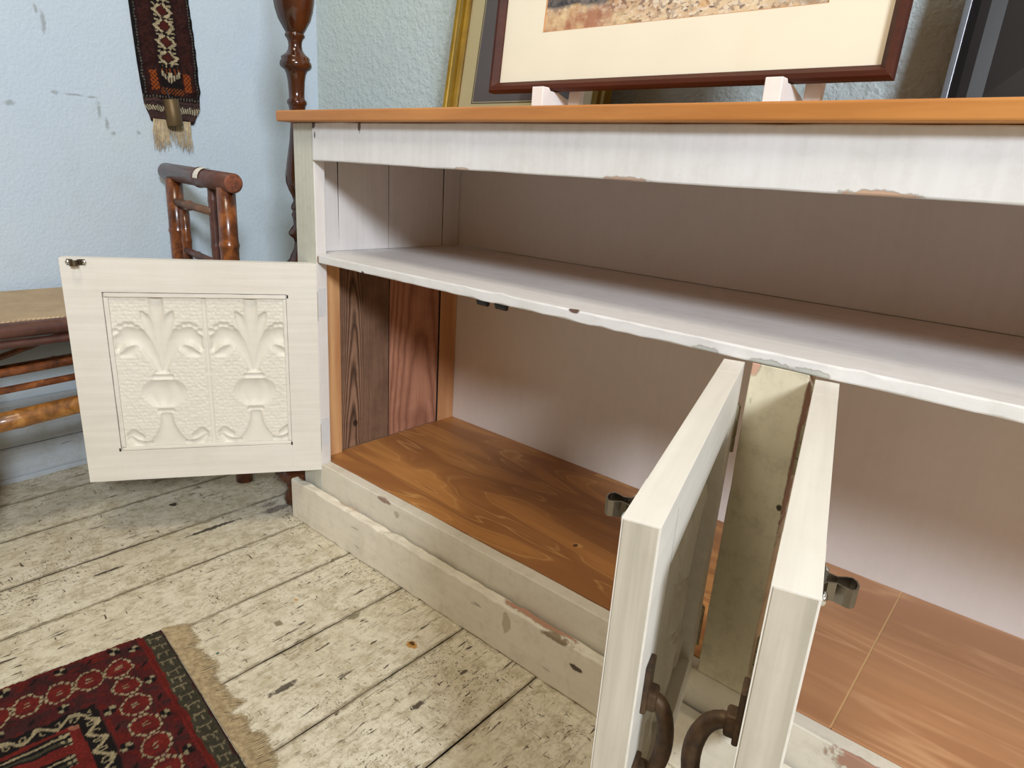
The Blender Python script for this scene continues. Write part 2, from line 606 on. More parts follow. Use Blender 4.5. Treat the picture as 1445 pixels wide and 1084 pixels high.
M_inner = paint('inner_white_paint', (230, 226, 225), axis='z', specks=0.12, grime=0.06, grain=0.10)
M_back = paint('back_panel_paint', (226, 219, 216), axis='z', specks=0.03, grime=0.05, grain=0.04)
M_rail = paint('rail_paint', (226, 220, 206), axis='x', specks=0.7, grime=0.22, grain=0.1, chips=[
    ((0.285, 0.0, 0.150), (0.018, 0.004, 0.0045), (150, 124, 108)),
    ((1.19, 0.0, 0.148), (0.045, 0.004, 0.020), (166, 124, 104)),
    ((0.325, 0.0, 0.134), (0.006, 0.004, 0.006), (186, 176, 152), 0.8),
    ((1.30, 0.0, 0.138), (0.06, 0.004, 0.012), (166, 124, 104)),
])
M_plinth = paint('plinth_paint', (232, 225, 210), axis='x', specks=0.8, grime=0.24, grain=0.1, chips=[
    ((0.180, -0.004, 0.0975), (0.040, 0.007, 0.004), (196, 164, 140)),
    ((0.230, -0.002, 0.0975), (0.030, 0.004, 0.004), (150, 110, 88)),
    ((0.70, -0.010, 0.0975), (0.070, 0.008, 0.006), (178, 132, 108)),
    ((0.745, -0.022, 0.0940), (0.030, 0.006, 0.006), (140, 122, 98)),
    ((0.0, -0.002, 0.095), (0.022, 0.008, 0.006), (150, 118, 96)),
    ((0.786, -0.025, 0.064), (0.010, 0.006, 0.004), (72, 60, 48)),
    ((0.643, -0.025, 0.067), (0.008, 0.006, 0.018), (190, 178, 152), 0.7),
])
M_pilaster = paint('pilaster_paint', (226, 218, 194), axis='z', specks=1.0, grime=0.5, grain=0.08, chips=[
    ((0.966, 0.0, 0.594), (0.009, 0.006, 0.010), (206, 164, 142)),
    ((1.0315, 0.004, 0.50), (0.002, 0.02, 0.10), (168, 128, 108)),
    ((1.027, 0.0, 0.43), (0.003, 0.004, 0.004), (60, 48, 36)),
])
M_door = paint('door_paint', (228, 224, 216), axis='x', specks=0.10, grime=0.05, grain=0.15)
M_dooredge = paint('door_edge_paint', (200, 193, 178), axis='z', specks=0.25, grime=0.15, grain=0.55)
M_tin = paint('pressed_tin_paint', (228, 224, 214), axis='x', specks=0.05, grime=0.06, grain=0.05)
M_pine_top = wood('varnished_pine_edge', (172, 110, 54), (204, 142, 78), 'x', 1.3, 0.42, coat=0.08, bands=4, fine=0.6, swirl=0.5)
def plywood(name, dark, mid, light, sc, bands, lw, dist):
    n = NT(name)
    a = n.noise(1.0, 2.5, 0.5, n.mapping(scale=sc), dist=dist)
    w = n.math('ABSOLUTE', n.math('SINE', n.math('MULTIPLY', a, bands * 3.1416)))
    ln = n.rng(w, lw, 0.0, 0, 0.52)
    bd = n.rng(n.math('SINE', n.math('MULTIPLY', a, bands * 1.9)), -1, 1)
    f = n.noise(1.0, 3, 0.6, n.mapping(scale=(8, 160, 80)))
    col = n.mix(bd, lin(dark), lin(mid))
    col = n.mix(n.rng(f, 0.4, 0.7, 0, 0.35), col, lin(dark))
    col = n.mix(n.math('MULTIPLY', ln, n.rng(n.noise(7, 3), 0.35, 0.6)), col, lin(light))
    # knot
    w2 = n.vmath('MULTIPLY', n.vmath('SUBTRACT', n.noise(60, 3, 0.6, color=True), (0.5, 0.5, 0.5)), (1.2, 1.2, 1.2))
    col = n.mix(n.blob((0.662, 0.141, 0.156), (0.009, 0.006, 0.05), w2, 0.6), col, lin(light))
    col = n.mix(n.blob((0.659, 0.138, 0.156), (0.004, 0.005, 0.05), w2, 0.9), col, lin((40, 22, 14)))
    n.bump(f, 0.12, 0.001)
    return n.done(col, 0.42, spec=0.4, coat=0.05)


M_ply = plywood('varnished_plywood', (150, 100, 58), (184, 128, 72), (216, 168, 106), (1.9, 9.0, 3), 11.0, 0.36, 0.8)
M_ply2 = plywood('varnished_plywood_straight', (172, 124, 88), (194, 144, 104), (222, 176, 134), (1.0, 13, 3), 6.0, 0.5, 0.25)
M_pine = wood('bare_pine', (178, 124, 82), (222, 174, 124), 'z', 1.2, 0.6, bands=4, fine=0.4)
def cathedral(name, dark, mid, light, yc, wy, kz, lines, contrast, knot=None):
    n = NT(name)
    sx = n.t.nodes.new('ShaderNodeSeparateXYZ')
    n.link(n.obj, sx.inputs[0])
    y = n.math('ADD', sx.outputs[1], n.math('MULTIPLY', n.math('SUBTRACT', n.noise(1.0, 2, 0.5, n.mapping(scale=(8, 8, 3.5))), 0.5), 0.03))
    q = n.math('DIVIDE', n.math('SUBTRACT', y, yc), wy)
    f = n.math('ADD', n.math('MULTIPLY', n.math('MULTIPLY', q, q), lines), n.math('MULTIPLY', sx.outputs[2], kz))
    f = n.math('ADD', f, n.math('MULTIPLY', n.noise(6, 3), 1.6))
    r = n.rng(n.math('SINE', n.math('MULTIPLY', f, 6.283)), -1, 1)
    r = n.math('POWER', r, 0.6)
    fn = n.noise(1.0, 3, 0.65, n.mapping(scale=(300, 300, 9)))
    t = n.math('ADD', n.math('MULTIPLY', r, contrast), n.math('MULTIPLY', fn, 1 - contrast))
    col = n.ramp(t, [(0.12, lin(dark)), (0.55, lin(mid)), (0.92, lin(light))])
    col = n.mix(n.rng(n.noise(9, 4, 0.7), 0.45, 0.75, 0, 0.55), col, lin(dark))
    w = n.vmath('MULTIPLY', n.vmath('SUBTRACT', n.noise(60, 3, 0.6, color=True), (0.5, 0.5, 0.5)), (1.2, 1.2, 1.2))
    if knot:
        col = n.mix(n.blob(knot, (0.05, 0.006, 0.009), w, 0.85), col, lin((40, 26, 20)))
    n.bump(t, 0.4, 0.001)
    return n.done(col, 0.75, spec=0.2)


M_oldplank = cathedral('dark_weathered_plank', (56, 40, 33), (122, 92, 73), (164, 128, 104), 0.112, 0.02, 9.0, 1.6, 0.6, (0.035, 0.115, 0.215))
M_redplank = cathedral('reddish_plank', (122, 78, 62), (172, 120, 95), (194, 142, 115), 0.315, 0.06, 5.0, 1.5, 0.4)
M_sealine = plain('pale_joint', (206, 168, 118), 0.7)
M_steel = plain('zinc_hinge', (176, 166, 136), 0.4, 0.45, 0.5, 60)
M_hingepaint = plain('painted_hinge_leaf', (214, 214, 216), 0.5, 0.0, 0.15, 60)
M_clip = plain('bright_steel_clip', (128, 120, 108), 0.25, 1.0, 0.5, 50)
M_screw = plain('bright_screw', (220, 220, 214), 0.2, 1.0, 0.1, 50)
M_rust = plain('rusty_iron', (92, 68, 44), 0.55, 0.3, 1.0, 90, 0.5, c2=(54, 41, 30))
M_black = plain('black_catch', (26, 24, 24), 0.5)

sb = tag(empty('sideboard', (0, 0, 0)),
         'long distressed white painted sideboard with pine top, open shelf and swung-open panelled doors', 'sideboard')
L = 2.0
box('worktop', -0.024, L + 0.03, -0.022, 0.462, 0.860, 0.880, M_pine_top, sb, 0.003, 3)
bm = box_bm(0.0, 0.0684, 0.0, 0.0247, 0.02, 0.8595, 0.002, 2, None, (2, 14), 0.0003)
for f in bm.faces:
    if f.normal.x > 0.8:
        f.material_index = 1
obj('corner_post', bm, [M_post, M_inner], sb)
box('corner_post', L - 0.0684, L, 0.0, 0.0247, 0.02, 0.8595, M_post, sb, 0.002)
# the posts' inner edges, brighter white
box('frieze', 0.0695, L - 0.0695, -0.003, 0.0217, 0.792, 0.8595, M_frieze, sb, 0.002, 2, (0, 40), 0.00035)
bm = box_bm(0.0695, L - 0.0695, 0.0, 0.429, 0.5973, 0.6135, 0.0022, 2, None, (0, 90), (0.0002, 0.0007), 0.0008)
box_bm(0.0355, 0.0697, 0.0252, 0.429, 0.5973, 0.6135, 0, 1, bm)
box_bm(L - 0.0697, L - 0.0355, 0.0252, 0.429, 0.5973, 0.6135, 0, 1, bm)
obj('shelf', bm, M_shelf, sb)
box('bottom_rail', 0.0690, L - 0.0690, 0.0, 0.0247, 0.06, 0.1547, M_rail, sb, 0.002, 2, (0, 40), 0.0003)
box('pilaster', 0.9649, 1.0309, 0.0, 0.0247, 0.1550, 0.5968, M_pilaster, sb, 0.0015, 2, (2, 14), 0.0003)
box('plinth', -0.0185, L + 0.02, -0.025, -0.0048, 0.0005, 0.0972, M_plinth, sb, 0.0032, 2, (0, 110), (0.0003, 0.0012))
# left side: thin outer skin, planks inside
box('side_panel', 0.002, 0.010, 0.0247, 0.445, 0.02, 0.8595, M_post, sb, 0.001)
box('side_panel', L - 0.010, L - 0.002, 0.0247, 0.445, 0.02, 0.8595, M_post, sb, 0.001)


def plank(y0, y1, z0, z1, mat, x0=0.011, x1=0.035, gap0=0.0004, gap1=0.0004, name='side_plank'):
    """vertical board whose right-hand joint opens towards the top (gap0 bottom, gap1 top)"""
    bm = bmesh.new()
    v = [bm.verts.new(p) for p in ((x0, y0, z0), (x1, y0, z0), (x1, y1 - gap0, z0), (x0, y1 - gap0, z0),
                                   (x0, y0, z1), (x1, y0, z1), (x1, y1 - gap1, z1), (x0, y1 - gap1, z1))]
    for f in ((0, 1, 2, 3), (4, 5, 6, 7), (0, 1, 5, 4), (1, 2, 6, 5), (2, 3, 7, 6), (3, 0, 4, 7)):
        bm.faces.new([v[i] for i in f])
    bmesh.ops.recalc_face_normals(bm, faces=bm.faces)
    bmesh.ops.bevel(bm, geom=bm.edges[:], offset=0.0004, segments=1, affect='EDGES')
    for f in bm.faces:
        if abs(f.normal.y) > 0.9:
            f.material_index = 1
    return obj(name, bm, [mat, M_gap], sb)


M_gap = plain('dark_joint', (24, 18, 14), 0.95)
box('joint_backing', 0.0102, 0.0108, 0.0247, 0.43, 0.16, 0.8595, M_gap, sb, 0)
plank(0.0248, 0.0786, 0.6137, 0.8595, M_inner, gap0=0.0, gap1=0.0032)
plank(0.0786, 0.2111, 0.6137, 0.8595, M_inner, gap0=0.0006, gap1=0.0022)
plank(0.2111, 0.3753, 0.6137, 0.8595, M_inner, gap0=0.0006, gap1=0.0024)
plank(0.3753, 0.4295, 0.6137, 0.8595, M_inner, x1=0.0365)
plank(0.0248, 0.0707, 0.1566, 0.597, M_pine, x1=0.046, name='pine_batten')
plank(0.0715, 0.1395, 0.1566, 0.597, M_oldplank, gap0=0.0012, gap1=0.0012)
plank(0.1395, 0.2146, 0.1566, 0.597, M_oldplank, x1=0.0345, gap0=0.0016, gap1=0.002)
plank(0.2146, 0.3724, 0.1566, 0.597, M_redplank, gap0=0.001, gap1=0.001)
plank(0.3724, 0.4295, 0.1566, 0.597, M_pine, x1=0.040, name='pine_batten')
# top stretcher behind the post, dark against the shelf underside
box('cleat', 0.0355, 0.060, 0.0722, 0.425, 0.583, 0.597, M_oldplank, sb, 0.001)
box('side_plank', L - 0.035, L - 0.011, 0.0248, 0.4295, 0.6137, 0.8595, M_inner, sb)
box('side_plank', L - 0.035, L - 0.011, 0.0248, 0.4295, 0.1566, 0.597, M_redplank, sb)
box('back_panel', 0.011, L - 0.011, 0.43, 0.436, 0.6138, 0.8595, M_back, sb, 0.0005)
box('back_panel', 0.011, L - 0.011, 0.43, 0.436, 0.05, 0.5971, M_back, sb, 0.0005)
box('cabinet_floor', 0.0355, 0.9598, 0.0249, 0.4295, 0.145, 0.1564, M_ply, sb, 0.0004, 1)
box('cabinet_floor', 0.9600, 1.1322, 0.0249, 0.4295, 0.145, 0.1564, M_ply2, sb, 0.0004, 1)
box('cabinet_floor', 1.1342, L - 0.036, 0.0249, 0.4295, 0.145, 0.1564, M_ply2, sb, 0.0004, 1)
box('floor_joint', 1.1322, 1.1342, 0.026, 0.4294, 0.145, 0.1560, M_sealine, sb, 0)
for x in (0.516, 0.556):
    bm = box_bm(x - 0.011, x + 0.011, 0.008, 0.030, 0.592, 0.5972, 0.001)
    tube_bm([(x - 0.0105, 0.014, 0.590), (x + 0.0105, 0.014, 0.590)], 0.0045, 10, bm)
    o = obj('catch_strike', bm, M_black, sb)
    o['label'] = 'black catch under the shelf'

# ---- embossed tin panel height field
DW, DH, DT = 0.4521, 0.4519, 0.0245
PX0, PX1, PZ0, PZ1 = 0.058, 0.392, 0.062, 0.392


def tin_height(U, V, W, H):
    Z = np.zeros_like(U)
    # hammered ground
    rs = np.random.default_rng(3)
    sp = 0.0074
    nx, nz = int(W / sp) + 3, int(H / sp) + 3
    px, pz = U * W, V * H
    ci, cj = np.floor(px / sp).astype(int), np.floor(pz / sp).astype(int)
    jx = rs.uniform(0.2, 0.8, (nx + 4, nz + 4))
    jz = rs.uniform(0.3, 0.7, (nx + 4, nz + 4))
    ja = rs.uniform(0.4, 1.0, (nx + 4, nz + 4))
    for di in (-1, 0, 1):
        for dj in (-1, 0, 1):
            i2, j2 = np.clip(ci + di + 1, 0, nx + 3), np.clip(cj + dj + 1, 0, nz + 3)
            cx = (ci + di + jx[i2, j2] + 0.5 * (j2 % 2) - 0.25) * sp
            cz = (cj + dj + jz[i2, j2]) * sp
            d2 = (px - cx) ** 2 + (pz - cz) ** 2
            Z = np.maximum(Z, 0.0019 * ja[i2, j2] * np.exp(-d2 / (2 * 0.0022 ** 2)))
    motif = np.zeros_like(U)
    mask = np.zeros_like(U)

    def stroke(pts, rad, amp, dome=True):
        nonlocal motif, mask
        pts = np.array(pts, float)
        best = np.full(U.shape, -1.0)
        for k in range(len(pts) - 1):
            a, b = pts[k], pts[k + 1]
            ab = b - a
            t = np.clip(((px - a[0]) * ab[0] + (pz - a[1]) * ab[1]) / (ab @ ab + 1e-12), 0, 1)
            r = rad[k] + (rad[k + 1] - rad[k]) * t
            d = np.hypot(px - a[0] - t * ab[0], pz - a[1] - t * ab[1]) / r
            best = np.maximum(best, 1 - d * d)
        h = amp * np.sqrt(np.clip(best, 0, 1))
        motif = np.maximum(motif, h)
        mask = np.maximum(mask, np.clip(best * 4 + 0.6, 0, 1))

    def arc(c, pts):
        return [(c + p[0] * 0.01, p[1] * 0.01) for p in pts]

    for uc in (0.275, 0.785):
        c = uc * W
        for s in (-1, 1):
            q = lambda L_: [(c + s * a * W, b * H) for a, b in L_]
            # tall side leaf, big drooping scroll, tip curl
            stroke(q([(0.012, .42), (0.022, .32), (0.040, .23), (0.065, .16), (0.080, .13)]), [.006, .009, .011, .009, .003], 0.0062)
            stroke(q([(0.010, .49), (0.035, .40), (0.070, .32), (0.115, .275), (0.160, .265), (0.200, .295), (0.222, .35)]), [.006, .011, .015, .018, .018, .013, .005], 0.0085)
            stroke(q([(0.12, .34), (0.16, .37), (0.20, .385)]), [.007, .010, .005], 0.0050)
            # beaded upper edge of the scroll
            for t in np.linspace(0, 1, 6):
                a, b = 0.085 + 0.135 * t, 0.262 - 0.062 * math.sin(t * 2.6 + 0.2)
                stroke(q([(a, b), (a + 0.004, b)]), [.0055, .0055], 0.0050)
            # lower flaring skirt with curled ends
            stroke(q([(0.10, .955), (0.14, .965), (0.185, .95), (0.21, .92)]), [.004, .007, .008, .006], 0.0075)
            stroke(q([(0.15, .915), (0.19, .89), (0.215, .90)]), [.007, .010, .005], 0.0060)
        q = lambda L_: [(c + a * W, b * H) for a, b in L_]
        stroke(q([(0, .0), (0, .12), (0, .30), (0, .47)]), [.013, .013, .008, .005], 0.0066)
        # collars
        stroke(q([(-0.03, .495), (0.03, .495)]), [.0045, .0045], 0.0042)
        stroke(q([(-0.045, .525), (0.045, .525)]), [.005, .005], 0.0055)
        # fluted bowl
        vv = np.clip((V - .545) / (.715 - .545), 0, 1)
        half = (0.045 + 0.078 * np.sin(np.clip(vv * 0.80 + 0.14, 0, 1) * math.pi)) * W
        xr = (px - c) / half
        inside = (np.abs(xr) < 1) & (V > .545) & (V < .715)
        bowl = 0.0098 * np.sqrt(np.clip(1 - xr ** 2, 0, 1)) * np.sin(np.clip(vv, 0.0, 1) * math.pi) ** 0.4
        bowl = bowl * (1 - 0.22 * (0.5 - 0.5 * np.cos(np.arcsin(np.clip(xr, -1, 1)) * 9)))
        motif = np.where(inside, np.maximum(motif, bowl), motif)
        mask = np.where(inside, 1, mask)
        stroke(q([(-0.035, .745), (0.035, .745)]), [.005, .005], 0.0050)
        # bell foot
        v2 = np.clip((V - .76) / (.97 - .76), 0, 1)
        half = (0.034 + 0.105 * v2 ** 2.4) * W
        xr = (px - c) / half
        inside = (np.abs(xr) < 1) & (V > .76) & (V < .99)
        bell = 0.0080 * np.sqrt(np.clip(1 - xr ** 2, 0, 1)) * (1 - 0.3 * v2)
        motif = np.where(inside, np.maximum(motif, bell), motif)
        mask = np.where(inside, 1, mask)
    for ud in (0.02, 0.53, 1.04):
        stroke([(ud * W, 0), (ud * W, H)], [.0040, .0040], 0.0040)
        stroke([(ud * W, .5 * H), (ud * W, .505 * H)], [.007, .007], 0.0040)
        stroke([(ud * W, .54 * H), (ud * W, .545 * H)], [.0055, .0055], 0.0035)
    Z = Z * (1 - mask) + motif
    # soft sheet
    for _ in range(2):
        Zp = np.pad(Z, 1, mode='edge')
        Z = (Zp[:-2, 1:-1] + Zp[2:, 1:-1] + Zp[1:-1, :-2] + Zp[1:-1, 2:] + 4 * Z) / 8
    return Z


_us = np.linspace(0, 1, 230)
_vs = np.linspace(0, 1, 225)
_U, _V = np.meshgrid(_us, _vs)
_HT = tin_height(_U, _V, PX1 - PX0, PZ1 - PZ0)

# ---- doors


def build_door(loc, ang, sgn, label, hz1=0.304, hz0=0.236, hout=0.013):
    """local x from the hinge edge to the free edge, inner face at y=0, body towards -sgn*y"""
    d = empty('door', loc, ang, sb)
    d['label'] = label

    def bx(name, x0, x1, y0, y1, z0, z1, mat, bev=0.0004, cuts=None, jit=0.0):
        ya, yb = sorted((y0 * sgn, y1 * sgn))
        return box(name, x0, x1, ya, yb, z0, z1, mat, d, bev, 2, cuts, jit)
    AX0, AX1, AZ0, AZ1 = 0.060, 0.3885, 0.0650, 0.3895
    # two-material stiles: edges are greyer
    bx('stile', 0.0, AX0, -DT - 0.0001, 0.0, 0.0, DH, M_door, 0.0006)
    bx('stile', AX1 + 0.0002, DW - 0.0006, -DT - 0.0001, 0.0, 0.0, DH, M_door, 0.0002)
    bx('stile_edge', DW - 0.0007, DW, -DT + 0.0012, -0.0012, 0.0010, DH - 0.0010, M_dooredge, 0.0003)
    bx('rail', AX0 - 0.0012, AX1 + 0.0012, -DT, -0.0002, AZ1, DH - 0.0001, M_door)
    bx('rail', AX0 - 0.0012, AX1 + 0.0012, -DT, -0.0002, 0.0001, AZ0, M_door)
    box('joint_crack', AX1 - 0.0004, AX1 + 0.0002, *sorted(((-DT - 0.00012) * sgn, (-DT + 0.002) * sgn)), 0.315, 0.436, M_gap, d, 0)
    # beads round the panel on the inner face
    b = 0.0085
    bx('bead', AX0 + 0.001, AX1 - 0.002, -0.0085, -0.0014, AZ1 - b - 0.0012, AZ1 - 0.0012, M_door, 0.0012, (0, 12), 0.0002)
    bx('bead', AX0 + 0.001, AX1 - 0.002, -0.0085, -0.0014, AZ0 + 0.0006, AZ0 + b - 0.002, M_door, 0.0012, (0, 12), 0.0002)
    bx('bead', AX0 + 0.0006, AX0 + b - 0.001, -0.0085, -0.0016, AZ0 + b - 0.001, AZ1 - b - 0.002, M_door, 0.0012, (2, 12), 0.0002)
    bx('bead', AX1 - b, AX1 - 0.0006, -0.0085, -0.0016, AZ0 + b - 0.001, AZ1 - b - 0.002, M_door, 0.0012, (2, 12), 0.0002)
    for gx, gz in ((0.0580, 0.3850), (0.0605, 0.0660), (0.3905, 0.0680)):
        ya, yb = sorted((-0.002 * sgn, 0.00012 * sgn))
        box('corner_gap', gx - 0.0016, gx + 0.0014, ya, yb, gz - 0.0035, gz + 0.0035, M_gap, d, 0)
    # pressed tin panel, seen from both faces
    X = PX1 + (PX0 - PX1) * _U
    Zz = PZ1 + (PZ0 - PZ1) * _V
    Yy = (-0.0052 - _HT) * sgn
    t = grid_obj('tin_panel', X, Yy, Zz, M_tin, d)
    t['label'] = 'cream pressed tin panel embossed with urns and scrolls'
    # hinges: leaf against the post plus barrel
    for z in (0.365, 0.075):
        bm = bmesh.new()
        for k in range(3):
            tube_bm([(-0.0036, (-DT - 0.0005) * sgn, z - 0.030 + k * 0.0205), (-0.0036, (-DT - 0.0005) * sgn, z - 0.030 + k * 0.0205 + 0.0188)], 0.0036, 10, bm)
        tube_bm([(-0.0036, (-DT - 0.0005) * sgn, z - 0.031), (-0.0036, (-DT - 0.0005) * sgn, z + 0.033)], 0.0020, 8, bm)
        ya, yb = sorted((-DT * sgn, -0.0003 * sgn))
        box_bm(-0.0010, -0.0001, ya, yb, z - 0.030, z + 0.031, 0, 1, bm)
        obj('hinge', bm, M_steel, d)
    # spring catch on the inner face near the free top corner
    bm = bmesh.new()
    zc, xc = 0.4445, 0.424
    w = 0.0055
    loop = [(-0.017, 0.0006), (-0.009, 0.0008), (-0.006, 0.003), (-0.0045, 0.008), (-0.007, 0.013), (-0.008, 0.017), (-0.005, 0.020), (0, 0.021),
            (0.005, 0.020), (0.008, 0.017), (0.007, 0.013), (0.0045, 0.008), (0.006, 0.003), (0.009, 0.0008), (0.017, 0.0006)]
    th = 0.0008
    ra, rb = [], []
    for (a, y) in loop:
        ra.append([bm.verts.new((xc + a * 0.9, y * 0.85 * sgn, zc - w)), bm.verts.new((xc + a * 0.9, y * 0.85 * sgn, zc + w))])
    for i in range(len(ra) - 1):
        bm.faces.new((ra[i][0], ra[i + 1][0], ra[i + 1][1], ra[i][1]))
    c = obj('spring_catch', bm, M_clip, d)
    so = c.modifiers.new('thick', 'SOLIDIFY')
    so.thickness = 0.0010
    for a in (-0.0135, 0.0135):
        bm = bmesh.new()
        prof = [(0.0042, 0.0), (0.0040, 0.0012), (0.0028, 0.0022), (0.0008, 0.0027)]
        lathe_bm(prof, 14, bm)
        rot = Matrix.Rotation(-math.pi / 2 if sgn > 0 else math.pi / 2, 4, 'X')
        bmesh.ops.transform(bm, matrix=Matrix.Translation((xc + a, 0.0008 * sgn, zc)) @ rot, verts=bm.verts)
        obj('screw', bm, M_screw, d, True)
    # D-shaped iron pull on the outer face
    yo = -DT * sgn
    hx = 0.421
    for z in (hz1, hz0):
        e = 0.012 if z == hz1 else -0.012
        bm = box_bm(hx - 0.009, hx + 0.009, min(yo, yo - 0.004 * sgn), max(yo, yo - 0.004 * sgn), z - 0.010 + min(e, 0) * 1.6, z + 0.010 + max(e, 0) * 1.6, 0.0012)
        box_bm(hx - 0.0065, hx + 0.0065, min(yo, yo - 0.010 * sgn), max(yo, yo - 0.010 * sgn), z - 0.008, z + 0.008, 0.002, 2, bm)
        obj('handle_plate', bm, M_rust, d)
    pts, rr = [], []
    zm, zr = (hz0 + hz1) / 2, (hz1 - hz0) / 2
    for k in range(17):
        a = -math.pi / 2 + math.pi * k / 16
        pts.append((hx, yo - sgn * (0.006 + hout * max(math.cos(a), 0) ** 0.85), zm + zr * math.sin(a)))
        rr.append(0.0052 + 0.0010 * math.cos(a))
    obj('handle', tube_bm(pts, rr, 12), M_rust, d, True)
    return d


TH1, TH2, TH3 = 2.1613, 1.2894, 1.3201
build_door((0.0701, -0.0008, 0.1424), -TH1, 1, 'leftmost door, swung far open against the left side')
build_door((0.931, -0.0015, 0.1424), -TH2, -1, 'door hinged on the left of the centre post')
build_door((1.0379 + 0.0245 * math.sin(TH3), -0.0015 + 0.0245 * math.cos(TH3), 0.1427), -TH3, 1, 'door hinged on the right of the centre post', 0.333, 0.262, 0.020)
# painted-over hinge leaves let into the left post's inner edge
for z0, z1 in ((0.487, 0.545), (0.198, 0.262)):
    box('hinge_leaf', 0.0680, 0.0692, 0.002, 0.020, z0, z1, M_hingepaint, sb, 0.0004)

# ------------------------------------------------------------------ turned post
M_mahog = wood('polished_mahogany', (40, 16, 9), (92, 46, 20), 'z', 1.2, 0.2, coat=0.4, bands=2, fine=0.4, spec=0.5)
pole = tag(empty('turned_post', (-0.086, 0.065, 0)),
           'tall polished dark red-brown turned wooden post standing behind the sideboard corner', 'turned post')
px = 0.00143
prof_px = [(28, 1.115), (28, 1.094), (25.7, 1.075), (22, 1.058), (16, 1.043), (12.4, 1.0345), (12, 1.034), (13.8, 1.0315), (13.6, 1.027), (11.5, 1.0245),
           (9.6, 1.018), (9.2, 1.011), (10.2, 1.003), (14, 0.996), (18.5, 0.991), (20, 0.988), (19.6, 0.984), (21.8, 0.980), (22.2, 0.974), (20.5, 0.969), (16, 0.965),
           (13.6, 0.958), (12, 0.945), (11, 0.924), (11, 0.912), (13.8, 0.907), (14, 0.902), (12.2, 0.898), (11.2, 0.89), (10, 0.867), (12.6, 0.828),
           (17.5, 0.787), (20.5, 0.760), (20, 0.744), (16, 0.728), (11.8, 0.716), (10, 0.706), (13.5, 0.697), (14, 0.690), (11.2, 0.684),
           (13.6, 0.678), (11.4, 0.668), (11, 0.656), (16, 0.648), (19, 0.640), (18.6, 0.634), (12, 0.626), (10.4, 0.618), (12, 0.604), (17, 0.590), (18.5, 0.583),
           (23, 0.576), (24, 0.566), (20, 0.55), (13, 0.53), (12, 0.50), (15, 0.42), (19, 0.34), (20, 0.28), (16, 0.22), (12, 0.19)]
prof = [(r * px, z) for r, z in prof_px][::-1]
up_prof = [(26 * px, 1.16), (20 * px, 1.20), (12 * px, 1.235), (14 * px, 1.25), (10 * px, 1.27), (9 * px, 1.40), (13 * px, 1.43), (9 * px, 1.46), (8 * px, 1.55)]
obj('shaft', lathe_bm(prof + up_prof, 40), M_mahog, pole, True)
obj('base_disc', lathe_bm([(0.070, 0.055), (0.078, 0.062), (0.080, 0.075), (0.074, 0.090), (0.055, 0.105), (0.060, 0.118), (0.045, 0.135), (0.028, 0.165), (0.020, 0.1895)], 40), M_mahog, pole, True)
for a in (2.95, 2.95 + 2.094, 2.95 + 4.188):
    bm = bmesh.new()
    lathe_bm([(0.012, 0.0), (0.019, 0.006), (0.022, 0.020), (0.018, 0.036), (0.011, 0.044), (0.016, 0.050), (0.014, 0.057)], 20, bm)
    bmesh.ops.translate(bm, verts=bm.verts, vec=(0.058 * math.cos(a), 0.058 * math.sin(a), 0))
    obj('bun_foot', bm, M_mahog, pole, True)

# ------------------------------------------------------------------ bamboo chair
def bamboo_mat(name, c1, c2, c3, rough=0.28):
    n = NT(name)
    a = n.noise(1.0, 4, 0.65, n.mapping(scale=(26, 26, 26)), dist=0.7)
    col = n.ramp(a, [(0.30, lin(c1)), (0.50, lin(c2)), (0.72, lin(c3))])
    n.bump(n.noise(60, 3), 0.15, 0.001)
    return n.done(col, rough, spec=0.5, coat=0.25)


M_bam = bamboo_mat('dark_bamboo', (52, 26, 16), (104, 56, 28), (156, 92, 44))
M_bamrail = bamboo_mat('brown_bamboo_rail', (62, 38, 34), (86, 54, 46), (104, 66, 54), 0.4)
M_bamlight = bamboo_mat('tortoiseshell_bamboo', (84, 52, 24), (150, 98, 44), (192, 142, 76), 0.4)
M_bamend = plain('bamboo_end_grain', (146, 84, 58), 0.7, c2=(84, 46, 32), scale=90)
M_bambar = plain('pale_brown_cane', (124, 92, 72), 0.5, c2=(90, 64, 50), scale=40)


def seat_mat():
    n = NT('woven_rush_seat')
    w1 = n.math('SINE', n.math('MULTIPLY', n.vmath('DOT_PRODUCT', n.obj, (1.0, 0.35, 0)), 1000))
    w2 = n.math('SINE', n.math('MULTIPLY', n.vmath('DOT_PRODUCT', n.obj, (0.25, 1.0, 0)), 420))
    t = n.rng(n.math('MULTIPLY', w1, w2), -1, 1)
    col = n.ramp(t, [(0.2, lin((152, 132, 106))), (0.8, lin((204, 180, 146)))])
    col = n.mix(n.rng(n.noise(14, 4, 0.7), 0.4, 0.7, 0, 0.5), col, lin((150, 126, 98)))
    n.bump(t, 0.5, 0.0015)
    return n.done(col, 0.7, spec=0.2)


M_seat = seat_mat()
ch = tag(empty('bamboo_chair', (-0.43, -0.01, 0)),
         'dark bamboo chair with woven seat against the blue wall behind the open cabinet door', 'chair')


def cl(x, y, z):           # world to chair-local
    return (x + 0.43, y + 0.01, z)


